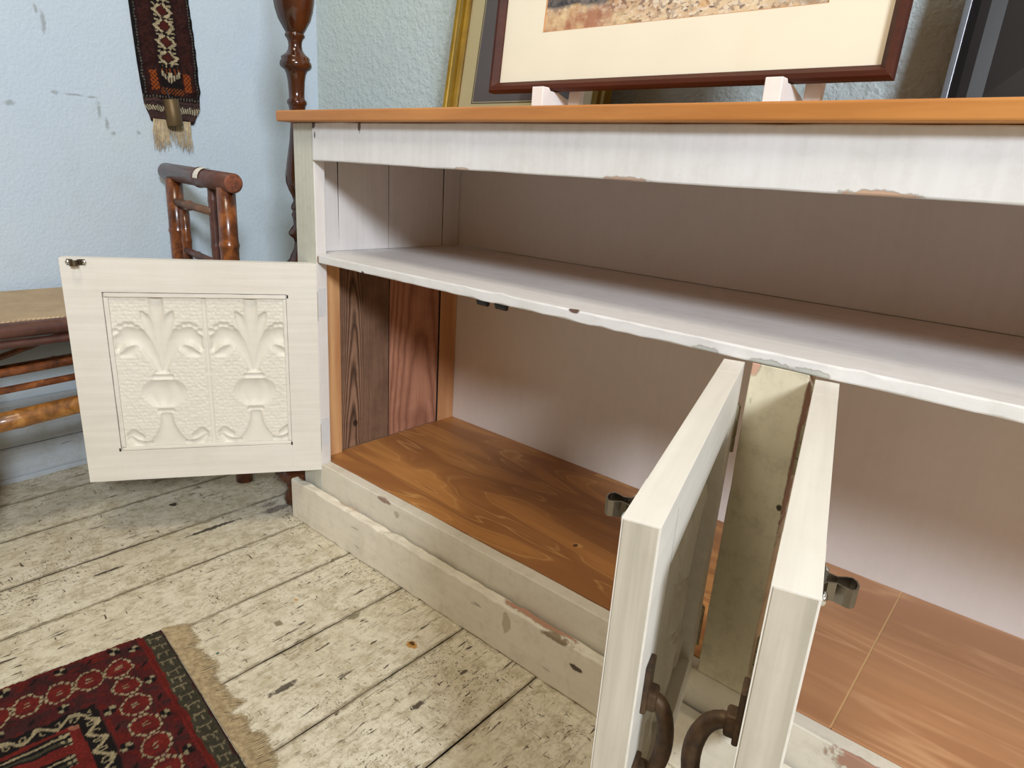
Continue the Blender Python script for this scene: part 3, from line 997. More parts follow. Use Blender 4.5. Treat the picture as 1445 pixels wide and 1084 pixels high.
def bamboo(name, p0, p1, r, mat, nodes=3, swell=1.12, n=18, cap_mat=None, first=0.4):
    p0, p1 = Vector(p0), Vector(p1)
    pts, rr = [], []
    ts = [0.0]
    Ln = (p1 - p0).length
    for k in range(nodes):
        t = (k + first) / max(nodes, 1)
        e = 0.006 / Ln
        ts += [t - 2.2 * e, t - e, t - 0.25 * e, t + 0.25 * e, t + e, t + 2.2 * e]
    ts.append(1.0)
    for i, t in enumerate(ts):
        pts.append(p0.lerp(p1, min(max(t, 0.0005 * i), 1)))
        k = (i - 1) % 6
        rr.append(r if i in (0, len(ts) - 1) else r * (1.0, 1.05, swell, 0.97 * swell, 1.03, 1.0)[k])
    bm = tube_bm(pts, rr, n)
    return obj(name, bm, mat, ch, True)


XR, XL = -0.262, -0.548
post = bamboo('back_post', cl(XR, -0.012, 0.0), cl(XR, -0.012, 0.722), 0.0205, M_bam, 4, first=0.3)
post = bamboo('back_post', cl(XL, -0.002, 0.0), cl(XL, -0.002, 0.728), 0.0205, M_bam, 4, first=0.3)
bamboo('inner_post', cl(XR - 0.090, 0.000, 0.40), cl(XR - 0.090, 0.000, 0.722), 0.0105, M_bamrail, 3, first=0.7)
bamboo('inner_post', cl(XL + 0.040, 0.0, 0.40), cl(XL + 0.040, 0.0, 0.655), 0.0115, M_bam, 2)
tr = bamboo('top_rail', cl(-0.600, 0.004, 0.742), cl(-0.226, -0.012, 0.733), 0.0215, M_bamrail, 1, 1.13, 24, first=0.55)
# end grain disc and small pale label stuck on the rail
d_ = (Vector(cl(-0.226, -0.012, 0.733)) - Vector(cl(-0.600, 0.004, 0.742))).normalized()
e1 = Vector(cl(-0.226, -0.012, 0.733))
obj('rail_end', tube_bm([e1 - d_ * 0.001, e1 + d_ * 0.0012, e1 + d_ * 0.003], [0.0212, 0.0205, 0.017], 24), M_bamend, ch)
M_label = plain('pale_paper', (226, 220, 206), 0.7, var=0.1)
bm = bmesh.new()
c0 = Vector(cl(-0.600, 0.004, 0.742)).lerp(Vector(cl(-0.226, -0.012, 0.733)), 0.61)
rows = []
for i in range(7):
    a = math.radians(0 + i * 19)
    rad = 0.0240
    off = Vector((0, -math.cos(a) * rad, math.sin(a) * rad))
    rows.append([bm.verts.new(c0 + off - d_ * 0.013), bm.verts.new(c0 + off + d_ * 0.013)])
for i in range(6):
    bm.faces.new((rows[i][0], rows[i][1], rows[i + 1][1], rows[i + 1][0]))
lab = obj('paper_sticker', bm, M_label, ch)
lab['label'] = 'small blank cream paper sticker'
bamboo('cross_bar', cl(XL + 0.012, -0.006, 0.672), cl(XR - 0.086, -0.006, 0.662), 0.0095, M_bambar, 1, 1.35)
bamboo('cross_bar', cl(XL + 0.045, -0.004, 0.554), cl(XR - 0.086, -0.004, 0.542), 0.0085, M_bamrail, 1, 1.2)
# seat
SX0, SX1, SY0, SY1 = -0.600, -0.283, -0.56, -0.02
bm = box_bm(*(cl(SX0 - 0.005, 0, 0)[0], cl(SX1, 0, 0)[0], cl(0, SY0, 0)[1], cl(0, SY1, 0)[1]), 0.452, 0.466, 0.003)
obj('seat', bm, M_seat, ch)
for x in (SX0 + 0.012, SX1):
    bamboo('seat_rail', cl(x, SY0, 0.447), cl(x, SY1 + 0.01, 0.447), 0.0155, M_bam if x < -0.4 else M_bamrail, 3)
    bamboo('seat_rail', cl(x, SY0, 0.420), cl(x, SY1 + 0.01, 0.420), 0.0085, M_bamrail, 3)
bamboo('seat_rail', cl(SX0, SY0, 0.447), cl(SX1, SY0, 0.447), 0.0155, M_bam, 2)
for x in (SX0 + 0.012, SX1):
    bamboo('front_leg', cl(x, SY0, 0.0), cl(x, SY0, 0.452), 0.0200, M_bam, 3)
for z0, z1, x, r in ((0.366, 0.380, XR - 0.018, 0.0085), (0.332, 0.345, XR - 0.018, 0.0070), (0.380, 0.40, SX0 + 0.012, 0.009), (0.286, 0.30, SX0 + 0.012, 0.0095)):
    bamboo('stretcher', cl(x, SY0, z0 - 0.004), cl(x, -0.01, z1 + 0.008), r, M_bam, 3, 1.15)
bamboo('stretcher', cl(XR - 0.018, SY0, 0.264), cl(XR - 0.004, -0.01, 0.305), 0.0190, M_bamlight, 2, 1.06)
bamboo('brace', cl(SX0 + 0.012, SY0 + 0.02, 0.28), cl(SX0 + 0.012, -0.06, 0.42), 0.007, M_bam, 1)

# ------------------------------------------------------------------ rug
def smoothrand(shape, k):
    a = rng.normal(size=shape)
    for _ in range(k):
        p = np.pad(a, 1, mode='wrap')
        a = (p[:-2, 1:-1] + p[2:, 1:-1] + p[1:-1, :-2] + p[1:-1, 2:] + a) / 5
    return a / (a.std() + 1e-9)


RW, RL = 0.80, 0.95
st = 0.0021
uu = np.arange(0, RW + st / 2, st)
vv = np.arange(0, RL + st / 2, st)
Ug, Vg = np.meshgrid(uu, vv)
Uw = Ug + 0.0012 * smoothrand(Ug.shape, 30)
Vw = Vg + 0.0012 * smoothrand(Ug.shape, 30)
RED, DRED, MAR, BLK, CRM, OLV, GRY, PNK = L3((152, 48, 40)), L3((116, 44, 43)), L3((92, 48, 47)), L3((34, 26, 24)), L3((226, 206, 162)), L3((92, 86, 68)), L3((92, 86, 68)), L3((206, 130, 104))
colr = np.broadcast_to(DRED, Ug.shape + (3,)).copy()


def put(mask, c):
    colr[mask] = c


Um = np.minimum(Uw, RW - Uw)      # mirrored sides
# distance coordinates of border bands: end border in v (after kilim), side border in u
KI = 0.034
ve = Vw - KI
# which side of the mitre: end-border where ve < Um - 0.0
bd = np.minimum(ve, Um - 0.0)
isend = ve < Um
along = np.where(isend, Uw, Vw - 0.0)
acc = bd
mot = smoothrand(Ug.shape, 14)
put(mot > 0.9, MAR)
put((mot < -0.9), RED * 0.8)
put((acc < 0.006), RED)
put((acc > 0.088) & (acc < 0.128), MAR)
put((acc > 0.088) & (acc < 0.128) & (mot > 0.4), DRED)
put((acc >= 0.027) & (acc < 0.031), MAR)


def cells(centers, hu, hv, fn):
    for (cu, cv) in centers:
        i0, i1 = max(0, int((cv - hv) / st)), int((cv + hv) / st) + 2
        j0, j1 = max(0, int((cu - hu) / st)), int((cu + hu) / st) + 2
        sl = (slice(i0, i1), slice(j0, j1))
        fn(colr[sl], Uw[sl] - cu, Vw[sl] - cv)


def octagon(c, x, y):
    ru, rv = 0.0225, 0.0195
    d = np.maximum(np.maximum(np.abs(x) / ru, np.abs(y) / rv), (np.abs(x) / ru + np.abs(y) / rv) * 0.72)
    c[d < 0.84] = RED
    c[(d < 0.74) & (np.abs(x) > 0.012)] = DRED
    ring = (d > 0.84) & (d < 1.0)
    ang = np.arctan2(y / rv, x / ru)
    c[ring] = CRM
    c[ring & (np.sin(ang * 14) > 0.62)] = MAR
    c[(np.abs(np.abs(x) - 0.0028) < 0.0012) & (np.abs(y) < 0.0045)] = CRM * 0.75


oc = [(0.062 + 0.0475 * k, 0.081) for k in range(16)] + [(0.062, 0.120 + 0.040 * k) for k in range(20)] + [(RW - 0.062, 0.120 + 0.040 * k) for k in range(20)]
cells(oc, 0.026, 0.023, octagon)


def quad(c, x, y):
    inn = (np.abs(x) < 0.0085) & (np.abs(y) < 0.0075)
    c[inn] = BLK
    c[inn & (x * y > 0) & (np.abs(x) > 0.001)] = CRM * 0.85
    c[inn & (np.abs(x) + np.abs(y) > 0.0125)] = BLK


cells([(0.028 + 0.0865 * k, 0.051) for k in range(9)] + [(0.0155, 0.078 + 0.072 * k) for k in range(10)]
      + [(0.147 + 0.083 * k, 0.113) for k in range(7)] + [(0.102, 0.163 + 0.075 * k) for k in range(9)], 0.011, 0.011, quad)


def leafm(c, x, y):
    m_ = ((x + y * 0.8) / 0.010) ** 2 + ((x * 0.8 - y) / 0.004) ** 2 < 1
    c[m_] = BLK * 1.2 + np.array([0.012, 0, 0])


cells([(0.075 + 0.0865 * k, 0.049) for k in range(8)] + [(0.0165, 0.112 + 0.072 * k) for k in range(10)]
      + [(0.188 + 0.083 * k, 0.112) for k in range(7)] + [(0.103, 0.200 + 0.075 * k) for k in range(9)], 0.014, 0.014, leafm)
# vine band on black
inner_u, inner_v = 0.118, 0.124
e_v, e_u = Vw - inner_v, Um - inner_u
vb = np.minimum(e_v, e_u)
band = (vb > 0) & (vb < 0.027)
put(band, BLK)
ve_end = e_v < e_u
t_al = np.where(ve_end, Uw, Vw)
off = np.where(ve_end, e_v, e_u) - 0.0135
ph = t_al / 0.041 * 2 * math.pi
put(band & (np.abs(off - 0.0085 * np.sin(ph)) < 0.0034), CRM)
put(band & (np.hypot(((t_al / 0.041 + 0.02) % 0.5 - 0.25) * 0.041, np.abs(off) - 0.002) < 0.0042), CRM * 0.8)
put(band & (np.hypot(((t_al / 0.041 + 0.02) % 0.5 - 0.25) * 0.041, np.abs(off) - 0.002) < 0.0024), BLK)
# field
fld = vb >= 0.027
put(fld, RED)
fv, fu = Vw - inner_v - 0.027, Um - inner_u - 0.027
row = np.floor((fu - 0.008) / 0.042)
ru = (fu - 0.008) - row * 0.042
cream = fld & (ru < 0.026) & (fv > 0.012 + 0.004 * np.sin(row * 2)) & (fu > 0.006)
put(cream, BLK)
put(cream & (np.abs(ru - 0.007) < 0.0022), CRM * 0.85)
put(cream & (np.abs(ru - 0.018) < 0.0030), GRY)
put(cream & (fv < 0.026) & (np.abs((ru % 0.011) - 0.0055) < 0.0032) & (np.abs((fv % 0.010) - 0.005) < 0.0034), CRM)
put(fld & (np.hypot(fu - 0.004, fv - 0.002 - 0.0) < 0.009) & (fu < 0.01), PNK)
# kilim end
kil = Vw < KI - 0.003
put(kil, OLV)
put(kil & (Uw < 0.004), BLK)
kk = (Uw - 0.012) % 0.0235
kv = Vw
hook = (np.abs(kk - 0.006) < 0.0011) & (kv > 0.008) & (kv < 0.026)
hook |= (np.abs(kv - 0.0255) < 0.0011) & (kk > 0.002) & (kk < 0.015)
hook |= (np.abs(kv - 0.014) < 0.0011) & (kk > 0.006) & (kk < 0.020)
hook |= (np.abs(kv - 0.008) < 0.0011) & (kk > 0.004) & (kk < 0.009)
put(kil & hook, CRM * 0.62)
put(Vw < 0.0035, MAR)
put((Vw >= KI - 0.004) & (Vw < KI + 0.002), RED)
put((Um < 0.0030) & (Vw > KI), DRED)
colr *= 0.40
colr *= (1 + 0.16 * rng.normal(size=Ug.shape).clip(-2, 2))[..., None]
colr *= (1 + 0.07 * smoothrand(Ug.shape, 40))[..., None]
colr = colr.clip(0.004, 1)
rug = tag(empty('rug', (0.182, -0.400, 0.0), math.atan2(-0.105, 0.9945)),
          'dark red patterned wool rug with fringed end on the white painted floorboards', 'rug')
M_rug = attr_mat('rug_pile', 0.95, 520, 0.5, 0.3)
Zr = 0.0068 + 0.0005 * rng.normal(size=Ug.shape).clip(-1.5, 1.5) + 0.0006 * smoothrand(Ug.shape, 60)
Zr[Vg < KI] -= 0.0022
Zr[0, :] = 0.0006
Zr[-1, :] = 0.0006
Zr[:, 0] = 0.0006
Zr[:, -1] = 0.0006
r_ = grid_obj('pile', Ug, -Vg, Zr, M_rug, rug, colr)
# fringe: strands lying on the boards
M_fr = plain('fringe_cotton', (172, 152, 116), 0.9, c2=(130, 111, 80), scale=130)
bm = bmesh.new()
clump = 0
for k in range(1050):
    u = 0.001 + 0.798 * (k + random.random()) / 1050
    cphase = math.sin(u * 60) + 0.6 * math.sin(u * 137 + 1)
    Ln = 0.036 + 0.006 * cphase + random.uniform(-0.004, 0.004)
    if u > 0.232 and u < 0.262:
        Ln *= 0.45 + abs(u - 0.247) * 25
    lean = 0.10 + 0.22 * math.sin(u * 33 + 0.5) + random.uniform(-0.12, 0.12)
    pts = []
    for i in range(5):
        t = i / 4
        pts.append((u + Ln * t * lean * (0.4 + 0.6 * t) + random.uniform(-.0004, .0004), Ln * t, 0.0042 * (1 - t) ** 1.2 + 0.0009 + 0.0008 * random.random() * math.sin(t * 3.1)))
    tube_bm(pts, [0.0009, 0.0009, 0.00085, 0.0007, 0.0003], 4, bm)
o = obj('fringe', bm, M_fr, rug)
o['kind'] = 'stuff'

# ------------------------------------------------------------------ woven hanging on the left wall
hg = tag(empty('woven_hanging', wallpt(0.0, 0.045, 0.78), LW),
         'narrow dark woven wool band with cream fringe and brass tube hanging on the blue wall', 'wall hanging')


def band_edges(z):
    zz = np.array([0.81, 0.835, 0.858, 0.875, 0.90, 0.945, 1.00, 1.06, 1.13, 1.30])
    lo = np.array([0.004, 0.001, -0.002, -0.006, -0.016, -0.020, -0.024, -0.027, -0.030, -0.036])
    hi = np.array([0.094, 0.099, 0.104, 0.113, 0.126, 0.131, 0.129, 0.126, 0.120, 0.108])
    return np.interp(z, zz, lo), np.interp(z, zz, hi)


hz = np.arange(0.8625, 1.30, 0.0014)
hs = np.linspace(0, 1, 110)
Sg, Hg = np.meshgrid(hs, hz)
lo, hi = band_edges(Hg)
Ssp = lo + (hi - lo) * Sg
hc = np.broadcast_to(L3((46, 24, 24)), Sg.shape + (3,)).copy()
cw = (Sg - 0.5) + 0.012 * smoothrand(Sg.shape, 10) * 0.5
Hn = Hg + 0.0012 * smoothrand(Sg.shape, 10)
hc[np.abs(np.abs(cw) - 0.30) < 0.09] = L3((62, 32, 28))
hc[(np.abs(np.abs(cw) - 0.30) < 0.09) & (smoothrand(Sg.shape, 3) > 0.4)] = L3((44, 24, 24))
hc[np.abs(cw) > 0.43] = L3((24, 21, 22))
hc[(np.abs(np.abs(cw) - 0.445) < 0.010) & (np.sin(Hg * 900) > -0.3)] = L3((98, 94, 88))
hc[np.abs(cw) < 0.165] = L3((28, 21, 22))
per = 0.0350
zt = (Hn - 1.017) / per + 0.5
fr_ = np.abs((zt % 1.0) - 0.5) * 2          # 0 at a medallion's centre
stp = np.abs(cw) / 0.165 + np.round(fr_ * 6) / 6 * 0.80
upper = Hn > 0.996
hc[upper & (stp < 1.06) & (stp > 0.66)] = L3((186, 170, 138))
hc[upper & (stp <= 0.66) & (stp > 0.50)] = L3((34, 22, 22))
hc[upper & (stp <= 0.50)] = L3((84, 34, 28))
hc[upper & (np.abs(cw) < 0.04) & (fr_ > 0.8)] = L3((30, 22, 22))
hc[upper & (np.abs(np.abs(cw) - 0.125) < 0.03) & (fr_ > 0.62) & (fr_ < 0.84)] = L3((172, 156, 126))
low = (Hn > 0.938) & (Hn < 0.984)
hc[low & (np.abs(np.abs(cw) - 0.28) < 0.062) & (np.sin(Hg * 640) * np.sin(Sg * 100) > -0.3)] = L3((150, 72, 28))
hc[(Hn > 0.978) & (Hn < 0.992) & (np.abs(cw) < 0.18) & (np.sin(Sg * 90) > 0.3)] = L3((120, 60, 28))
hc[(np.abs(cw) < 0.16) & (np.abs(Hn - 0.962 - 0.020 * np.abs(cw) / 0.16) < 0.0058) & (np.sin(Sg * 140) > -0.6)] = L3((180, 166, 138))
hc[(np.abs(cw) < 0.03) & (np.abs(Hn - 0.976) < 0.006)] = L3((180, 166, 138))
hc[(Hn > 0.930) & (Hn < 0.946) & (np.abs(cw) < 0.20) & (np.sin(Hg * 800) * np.sin(Sg * 110) > 0.1)] = L3((140, 72, 32))
hc[(Hn > 0.918) & (Hn < 0.928)] = L3((26, 22, 22))
hc[(Hn > 0.919) & (Hn < 0.925) & (np.sin(Sg * 120) > 0.4)] = L3((112, 102, 90))
hc[Hn < 0.916] = L3((78, 58, 56))
hc[(Hn < 0.910) & (Hn > 0.906)] = L3((52, 40, 40))
hc[(Hn < 0.903) & (Hn > 0.885)] = L3((46, 34, 33))
hc[(Hn < 0.901) & (Hn > 0.887) & (np.sin(Sg * 140 + (Hg - 0.894) * 420) > -0.1)] = L3((198, 186, 158))
hc[(Hn < 0.872)] = L3((54, 40, 38))
hc *= 0.82
hc *= (1 + 0.15 * rng.normal(size=Sg.shape).clip(-2, 2))[..., None]
hc = hc.clip(0.004, 1)
M_band = attr_mat('woven_band_wool', 0.9, 420, 0.5, 0.25)
N_ = 0.004 + 0.0012 * smoothrand(Sg.shape, 40) + 0.002 * np.sin(Sg * math.pi)
N_[:, 0] = 0.0003
N_[:, -1] = 0.0003
grid_obj('band', N_, Ssp - 0.045, Hg - 0.78, M_band, hg, hc)
M_fr2 = plain('cream_fringe', (206, 190, 158), 0.9, c2=(150, 128, 104), scale=35)
bm = bmesh.new()
for k in range(105):
    t = random.random()
    if 0.42 < t < 0.62 and random.random() < 0.6:
        continue
    s0 = -0.002 + 0.098 * t
    Ln = random.uniform(0.050, 0.076) + 0.006 * math.sin(t * 9)
    pts = []
    dx = random.uniform(-0.006, 0.006)
    for i in range(6):
        q = i / 5
        pts.append((0.0045 + 0.003 * math.sin(q * 2 + k) * q + random.uniform(0, 0.003), s0 + dx * q + 0.0016 * math.sin(q * 7 + k) - 0.045, 0.8685 - Ln * q - 0.78))
    tube_bm(pts, [0.0015, 0.0015, 0.0014, 0.0012, 0.0009, 0.0004], 5, bm)
o = obj('fringe', bm, M_fr2, hg)
o['kind'] = 'stuff'
M_brass = plain('dull_brass', (112, 92, 64), 0.5, 0.6, 0.5, 45, 0.3)
bm = bmesh.new()
ax0, ax1 = Vector((0.024, -0.005, 0.1385)), Vector((0.024, 0.0015, 0.0740))
tube_bm([ax0, ax0.lerp(ax1, 0.03), ax0.lerp(ax1, 0.97), ax1], [0.0165, 0.0180, 0.0195, 0.0185], 24, bm)
o = obj('brass_tube', bm, M_brass, hg, False)
for p in o.data.polygons:
    p.use_smooth = len(p.vertices) == 4
bm = bmesh.new()
tube_bm([(0.006, -0.006, 0.162), (0.014, -0.006, 0.150), (0.020, -0.005, 0.1375)], 0.0022, 8, bm)
obj('loop', bm, M_black, hg)

# ------------------------------------------------------------------ pictures and easel on the sideboard top
def moulding(name, pr, w, h, mat, parent, mitre=True):
    """rectangular frame swept from a profile pr = [(inset, height)] round a w x h opening outline (outer size)"""
    parts = []
    corners = [(0, 0), (w, 0), (w, h), (0, h)]
    inward = [(1, 1), (-1, 1), (-1, -1), (1, -1)]
    for k in range(4):
        bm = bmesh.new()
        a, b = k, (k + 1) % 4
        va = [bm.verts.new((corners[a][0] + inward[a][0] * i, -q, corners[a][1] + inward[a][1] * i)) for i, q in pr]
        vb = [bm.verts.new((corners[b][0] + inward[b][0] * i, -q, corners[b][1] + inward[b][1] * i)) for i, q in pr]
        for i in range(len(pr)):
            j = (i + 1) % len(pr)
            bm.faces.new((va[i], vb[i], vb[j], va[j]))
        bm.faces.new(va[::-1])
        bm.faces.new(vb)
        parts.append(obj(name, bm, mat, parent))
    return parts


def glass_mat():
    n = NT('picture_glass')
    tr = n.t.nodes.new('ShaderNodeBsdfTransparent')
    gl = n.t.nodes.new('ShaderNodeBsdfGlossy')
    gl.inputs['Roughness'].default_value = 0.02
    fr = n.t.nodes.new('ShaderNodeFresnel')
    fr.inputs[0].default_value = 1.45
    mx = n.t.nodes.new('ShaderNodeMixShader')
    geo = n.t.nodes.new('ShaderNodeNewGeometry')
    n.link(n.math('MULTIPLY', fr.outputs[0], n.math('SUBTRACT', 1.0, geo.outputs['Backfacing'])), mx.inputs[0])
    n.link(tr.outputs[0], mx.inputs[1])
    n.link(gl.outputs[0], mx.inputs[2])
    n.link(mx.outputs[0], n.out.inputs[0])
    return n.m


M_glass = glass_mat()
M_brownframe = wood('reddish_brown_frame', (54, 26, 18), (92, 48, 32), 'x', 1.0, 0.55, bands=2, fine=0.6, coat=0.0, spec=0.2)
M_mat = plain('cream_mount', (238, 232, 212), 0.8, var=0.10, scale=9, bump=0.05)
M_bevel = plain('mount_bevel', (206, 150, 96), 0.7, var=0.1)

TILT = math.radians(5)
pf = tag(empty('brown_framed_picture', (0.345, 0.200, 0.927), rot=(-TILT, 0, 0)),
         'landscape watercolour in cream mount and thin reddish-brown frame, standing on the easel', 'picture')
PW, PH = 0.659, 0.50
moulding('frame_moulding', [(0, 0), (0, 0.014), (0.003, 0.018), (0.009, 0.019), (0.013, 0.014), (0.017, 0.009), (0.017, 0.002), (0.010, 0.0)], PW, PH, M_brownframe, pf)
# mount with a window (four strips), bevel, watercolour, glass, back board
ox0, ox1, oz0, oz1 = 0.103, 0.564, 0.094, 0.40
bm = bmesh.new()
for a in ((0.010, ox0, 0.010, PH - 0.01), (ox1, PW - 0.010, 0.010, PH - 0.01), (ox0, ox1, 0.010, oz0), (ox0, ox1, oz1, PH - 0.01)):
    box_bm(a[0], a[1], -0.0060, -0.0042, a[2], a[3], 0, 1, bm)
obj('mount', bm, M_mat, pf)
moulding('mount_bevel', [(0, 0.0030), (0, 0.0062), (0.0006, 0.0062), (0.0014, 0.0034)], ox1 - ox0, oz1 - oz0, M_bevel, empty('window_edge', (ox0, 0, oz0), 0, pf))


def watercolour():
    n = NT('watercolour')
    x = n.t.nodes.new('ShaderNodeSeparateXYZ')
    n.link(n.obj, x.inputs[0])
    X, Z = x.outputs[0], x.outputs[2]
    base = n.mix(n.rng(n.noise(14, 5, 0.7), 0.35, 0.65), lin((230, 212, 178)), lin((194, 162, 130)))
    base = n.mix(n.rng(n.noise(55, 4, 0.7), 0.56, 0.66, 0, 0.75), base, lin((120, 86, 70)))
    v1 = n.voro(170, n.mapping(scale=(1, 1, 1.5)), out=1)
    sv = n.t.nodes.new('ShaderNodeSeparateColor')
    n.link(v1, sv.inputs[0])
    base = n.mix(n.rng(sv.outputs[0], 0.55, 0.75, 0, 0.75), base, lin((228, 218, 200)))
    base = n.mix(n.rng(sv.outputs[1], 0.70, 0.85, 0, 0.6), base, lin((142, 122, 108)))
    base = n.mix(n.rng(sv.outputs[2], 0.86, 0.93, 0, 0.75), base, lin((84, 62, 56)))
    base = n.mix(n.rng(n.noise(26, 3, 0.6, n.mapping(loc=(4, 0, 2))), 0.58, 0.66, 0, 0.7), base, lin((202, 152, 84)))
    # sandy foreground at the lower left
    low = n.math('MULTIPLY', n.rng(Z, 0.045, 0.02, 0, 1), n.rng(X, 0.22, 0.08, 0, 1))
    sand = n.mix(n.rng(n.noise(16, 4, 0.7), 0.42, 0.6), lin((220, 196, 152)), lin((168, 112, 82)))
    base = n.mix(low, base, sand)
    # dark rocks left, grey stones right
    rk = n.math('MULTIPLY', n.rng(n.math('ADD', Z, n.math('MULTIPLY', n.noise(20, 4), 0.03)), 0.048, 0.054), n.rng(n.math('ADD', X, n.math('MULTIPLY', n.noise(24, 3), 0.05)), 0.165, 0.145))
    rock = n.mix(n.rng(n.noise(40, 4, 0.7), 0.4, 0.6), lin((46, 44, 48)), lin((120, 112, 106)))
    base = n.mix(rk, base, rock)
    rk2 = n.math('MULTIPLY', n.rng(X, 0.36, 0.43), n.rng(n.noise(30, 4, 0.7), 0.45, 0.55))
    base = n.mix(n.math('MULTIPLY', rk2, 0.7), base, lin((150, 138, 126)))
    # sky and hills higher up, above the photographed strip
    base = n.mix(n.rng(Z, 0.17, 0.20), base, lin((206, 214, 214)))
    return n.done(base, 0.8, spec=0.2)


obj('watercolour', box_bm(ox0 - 0.003, ox1 + 0.003, -0.0040, -0.0030, oz0 - 0.003, oz1 + 0.003, 0), watercolour(), pf)
# shift the object's texture space to the picture's lower left corner
for o in pf.children:
    if o.name.startswith('watercolour'):
        for v in o.data.vertices:
            v.co.x -= ox0
            v.co.z -= oz0
        o.location = (ox0, 0, oz0)
obj('glass', box_bm(0.011, PW - 0.011, -0.0086, -0.0066, 0.011, PH - 0.011, 0), M_glass, pf)
M_backboard = plain('brown_backboard', (120, 92, 66), 0.9)
obj('backboard', box_bm(0.006, PW - 0.006, -0.0018, 0.001, 0.006, PH - 0.006, 0), M_backboard, pf)

# easel: two wedge feet with lips, uprights and cross bars behind the picture
M_easel = plain('pale_pinkish_wood', (238, 236, 234), 0.7, var=0.15, scale=25)
ez = tag(empty('picture_easel', (0.66, 0.2, 0.880)), 'low pale wooden easel with two wedge feet holding the brown framed picture', 'easel')


def foot(xw, yw):
    bm = bmesh.new()
    x0, x1 = xw - 0.0115, xw + 0.0115
    pr = [(yw, 0), (yw, 0.051), (yw + 0.017, 0.051), (yw + 0.021, 0.0462), (yw + 0.042, 0.0462), (yw + 0.155, 0.014), (yw + 0.155, 0)]
    a = [bm.verts.new((x0 - 0.66, y - 0.2, z)) for y, z in pr]
    b = [bm.verts.new((x1 - 0.66, y - 0.2, z)) for y, z in pr]
    for i in range(len(pr)):
        j = (i + 1) % len(pr)
        bm.faces.new((a[i], a[j], b[j], b[i]))
    bm.faces.new(a)
    bm.faces.new(b[::-1])
    bmesh.ops.recalc_face_normals(bm, faces=bm.faces)
    bmesh.ops.bevel(bm, geom=bm.edges[:], offset=0.0008, segments=1, affect='EDGES')
    obj('foot', bm, M_easel, ez)


foot(0.480, 0.159)
foot(0.872, 0.159)


def tilted_bar(name, x0, x1, z0, z1, y0=0.012, y1=0.026):
    bm = box_bm(x0 - 0.66, x1 - 0.66, y0 + 0.008, y1 + 0.008, z0, z1, 0.001)
    bmesh.ops.rotate(bm, verts=bm.verts, cent=(0, 0.008, 0.05), matrix=Matrix.Rotation(-TILT, 3, 'X'))
    obj(name, bm, M_easel, ez)


tilted_bar('upright', 0.500, 0.522, 0.030, 0.36)
tilted_bar('upright', 0.892, 0.914, 0.030, 0.36)
tilted_bar('cross_bar', 0.49, 0.922, 0.20, 0.225, 0.027, 0.038)
tilted_bar('cross_bar', 0.49, 0.922, 0.335, 0.36, 0.027, 0.038)

# gold framed picture leaning on the back wall
GA = math.radians(8.5)
gf = tag(empty('gold_framed_picture', (-0.020, 0.424, 0.8808), rot=(-GA, 0, math.radians(-1.0))),
         'grey picture in wide cream mount and ridged gold frame leaning behind the brown framed one', 'picture')
M_gold = plain('old_gold_leaf', (164, 132, 30), 0.42, 0.3, 1.0, 18, 0.2, c2=(132, 102, 14))
GW, GH = 0.470, 0.50
moulding('frame_moulding', [(0, 0), (0, 0.016), (0.004, 0.019), (0.010, 0.017), (0.012, 0.014), (0.015, 0.014), (0.020, 0.019), (0.028, 0.020), (0.030, 0.015),
                            (0.034, 0.016), (0.039, 0.012), (0.042, 0.008), (0.042, 0.003), (0.03, 0.0)], GW, GH, M_gold, gf)
M_mat2 = plain('greenish_cream_mount', (214, 208, 166), 0.8, var=0.1, scale=9, bump=0.05)
M_grey = plain('dark_grey_print', (92, 86, 92), 0.7, var=0.3, scale=12)
M_line = plain('mount_line', (70, 62, 54), 0.7)
obj('mount', box_bm(0.036, GW - 0.036, -0.004, -0.002, 0.036, GH - 0.036, 0), M_mat2, gf)
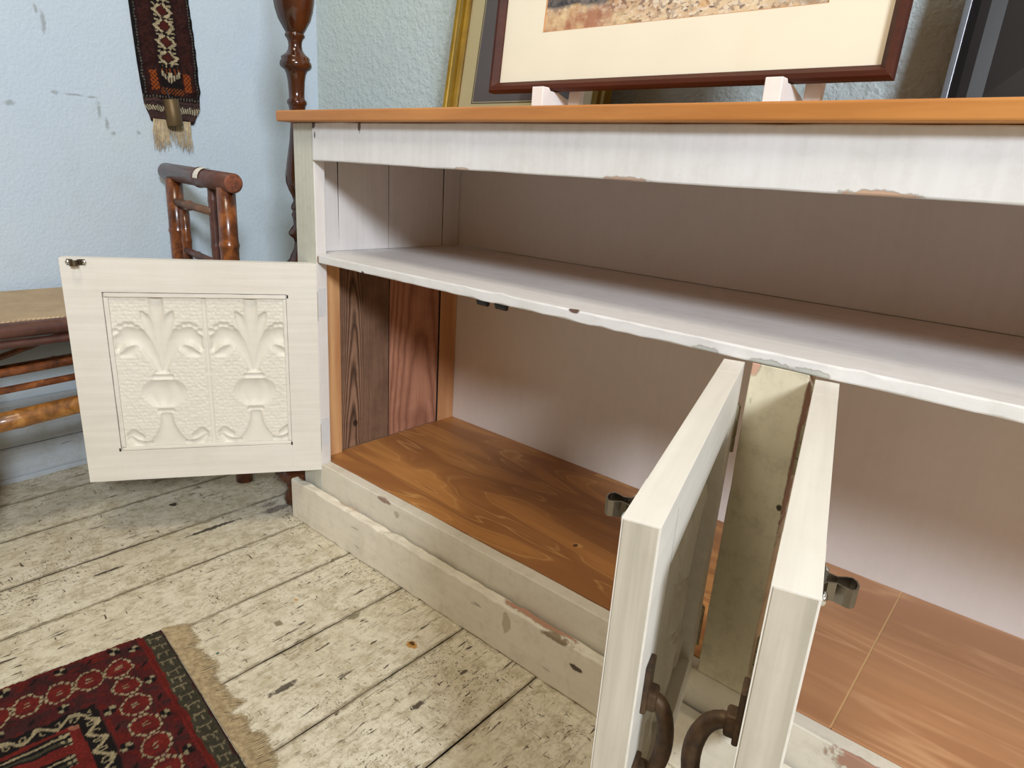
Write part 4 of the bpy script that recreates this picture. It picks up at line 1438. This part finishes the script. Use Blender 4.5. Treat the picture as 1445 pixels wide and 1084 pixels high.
obj('print', box_bm(0.088, GW - 0.088, -0.0046, -0.0036, 0.064, GH - 0.088, 0), M_grey, gf)
moulding('mount_line', [(0, 0.004), (0, 0.0052), (0.0016, 0.0052), (0.0016, 0.004)], GW - 0.168, GH - 0.145, M_line, empty('ruled_border', (0.084, 0, 0.060), 0, gf))
obj('glass', box_bm(0.037, GW - 0.037, -0.0085, -0.0065, 0.037, GH - 0.037, 0), M_glass, gf)
obj('backboard', box_bm(0.02, GW - 0.02, 0.0, 0.002, 0.02, GH - 0.02, 0), M_backboard, gf)

# black frame at the right
BA = math.radians(7)
bf = tag(empty('black_framed_picture', (1.018, 0.430, 0.8808), rot=(-BA, 0, 0)),
         'broad glossy black frame leaning on the wall right of the brown framed picture', 'picture')
M_blackframe = plain('glossy_black_frame', (30, 30, 33), 0.40, 0.0, 0.3, 30, 0.1, spec=0.35, coat=0.0)
M_edge_highlight = plain('silver_edge_highlight', (176, 176, 184), 0.32, 0.8, 0.4, 60)
BW, BH = 0.72, 0.62
moulding('frame_moulding', [(0, 0), (0, 0.014), (0.004, 0.022), (0.011, 0.027), (0.020, 0.029), (0.032, 0.028), (0.044, 0.024), (0.050, 0.022), (0.098, 0.018), (0.103, 0.021), (0.108, 0.019), (0.112, 0.012), (0.112, 0.004), (0.05, 0.0)],
         BW, BH, M_blackframe, bf)
moulding('highlight_strip', [(-0.0015, 0.002), (-0.0015, 0.0150), (0.0030, 0.0225), (0.0075, 0.0258), (0.0085, 0.0250), (0.0010, 0.002)], BW, BH, M_edge_highlight, empty('outer_edge', (0, 0, 0.0016), 0, bf))  # highlight of the rounded edge, built in as a bright silver strip
obj('print', box_bm(0.100, BW - 0.100, -0.006, -0.003, 0.100, BH - 0.100, 0), plain('dark_print', (52, 52, 56), 0.5), bf)
obj('glass', box_bm(0.106, BW - 0.106, -0.0095, -0.0075, 0.106, BH - 0.106, 0), M_glass, bf)
obj('backboard', box_bm(0.03, BW - 0.03, 0.0, 0.002, 0.03, BH - 0.03, 0), M_backboard, bf)
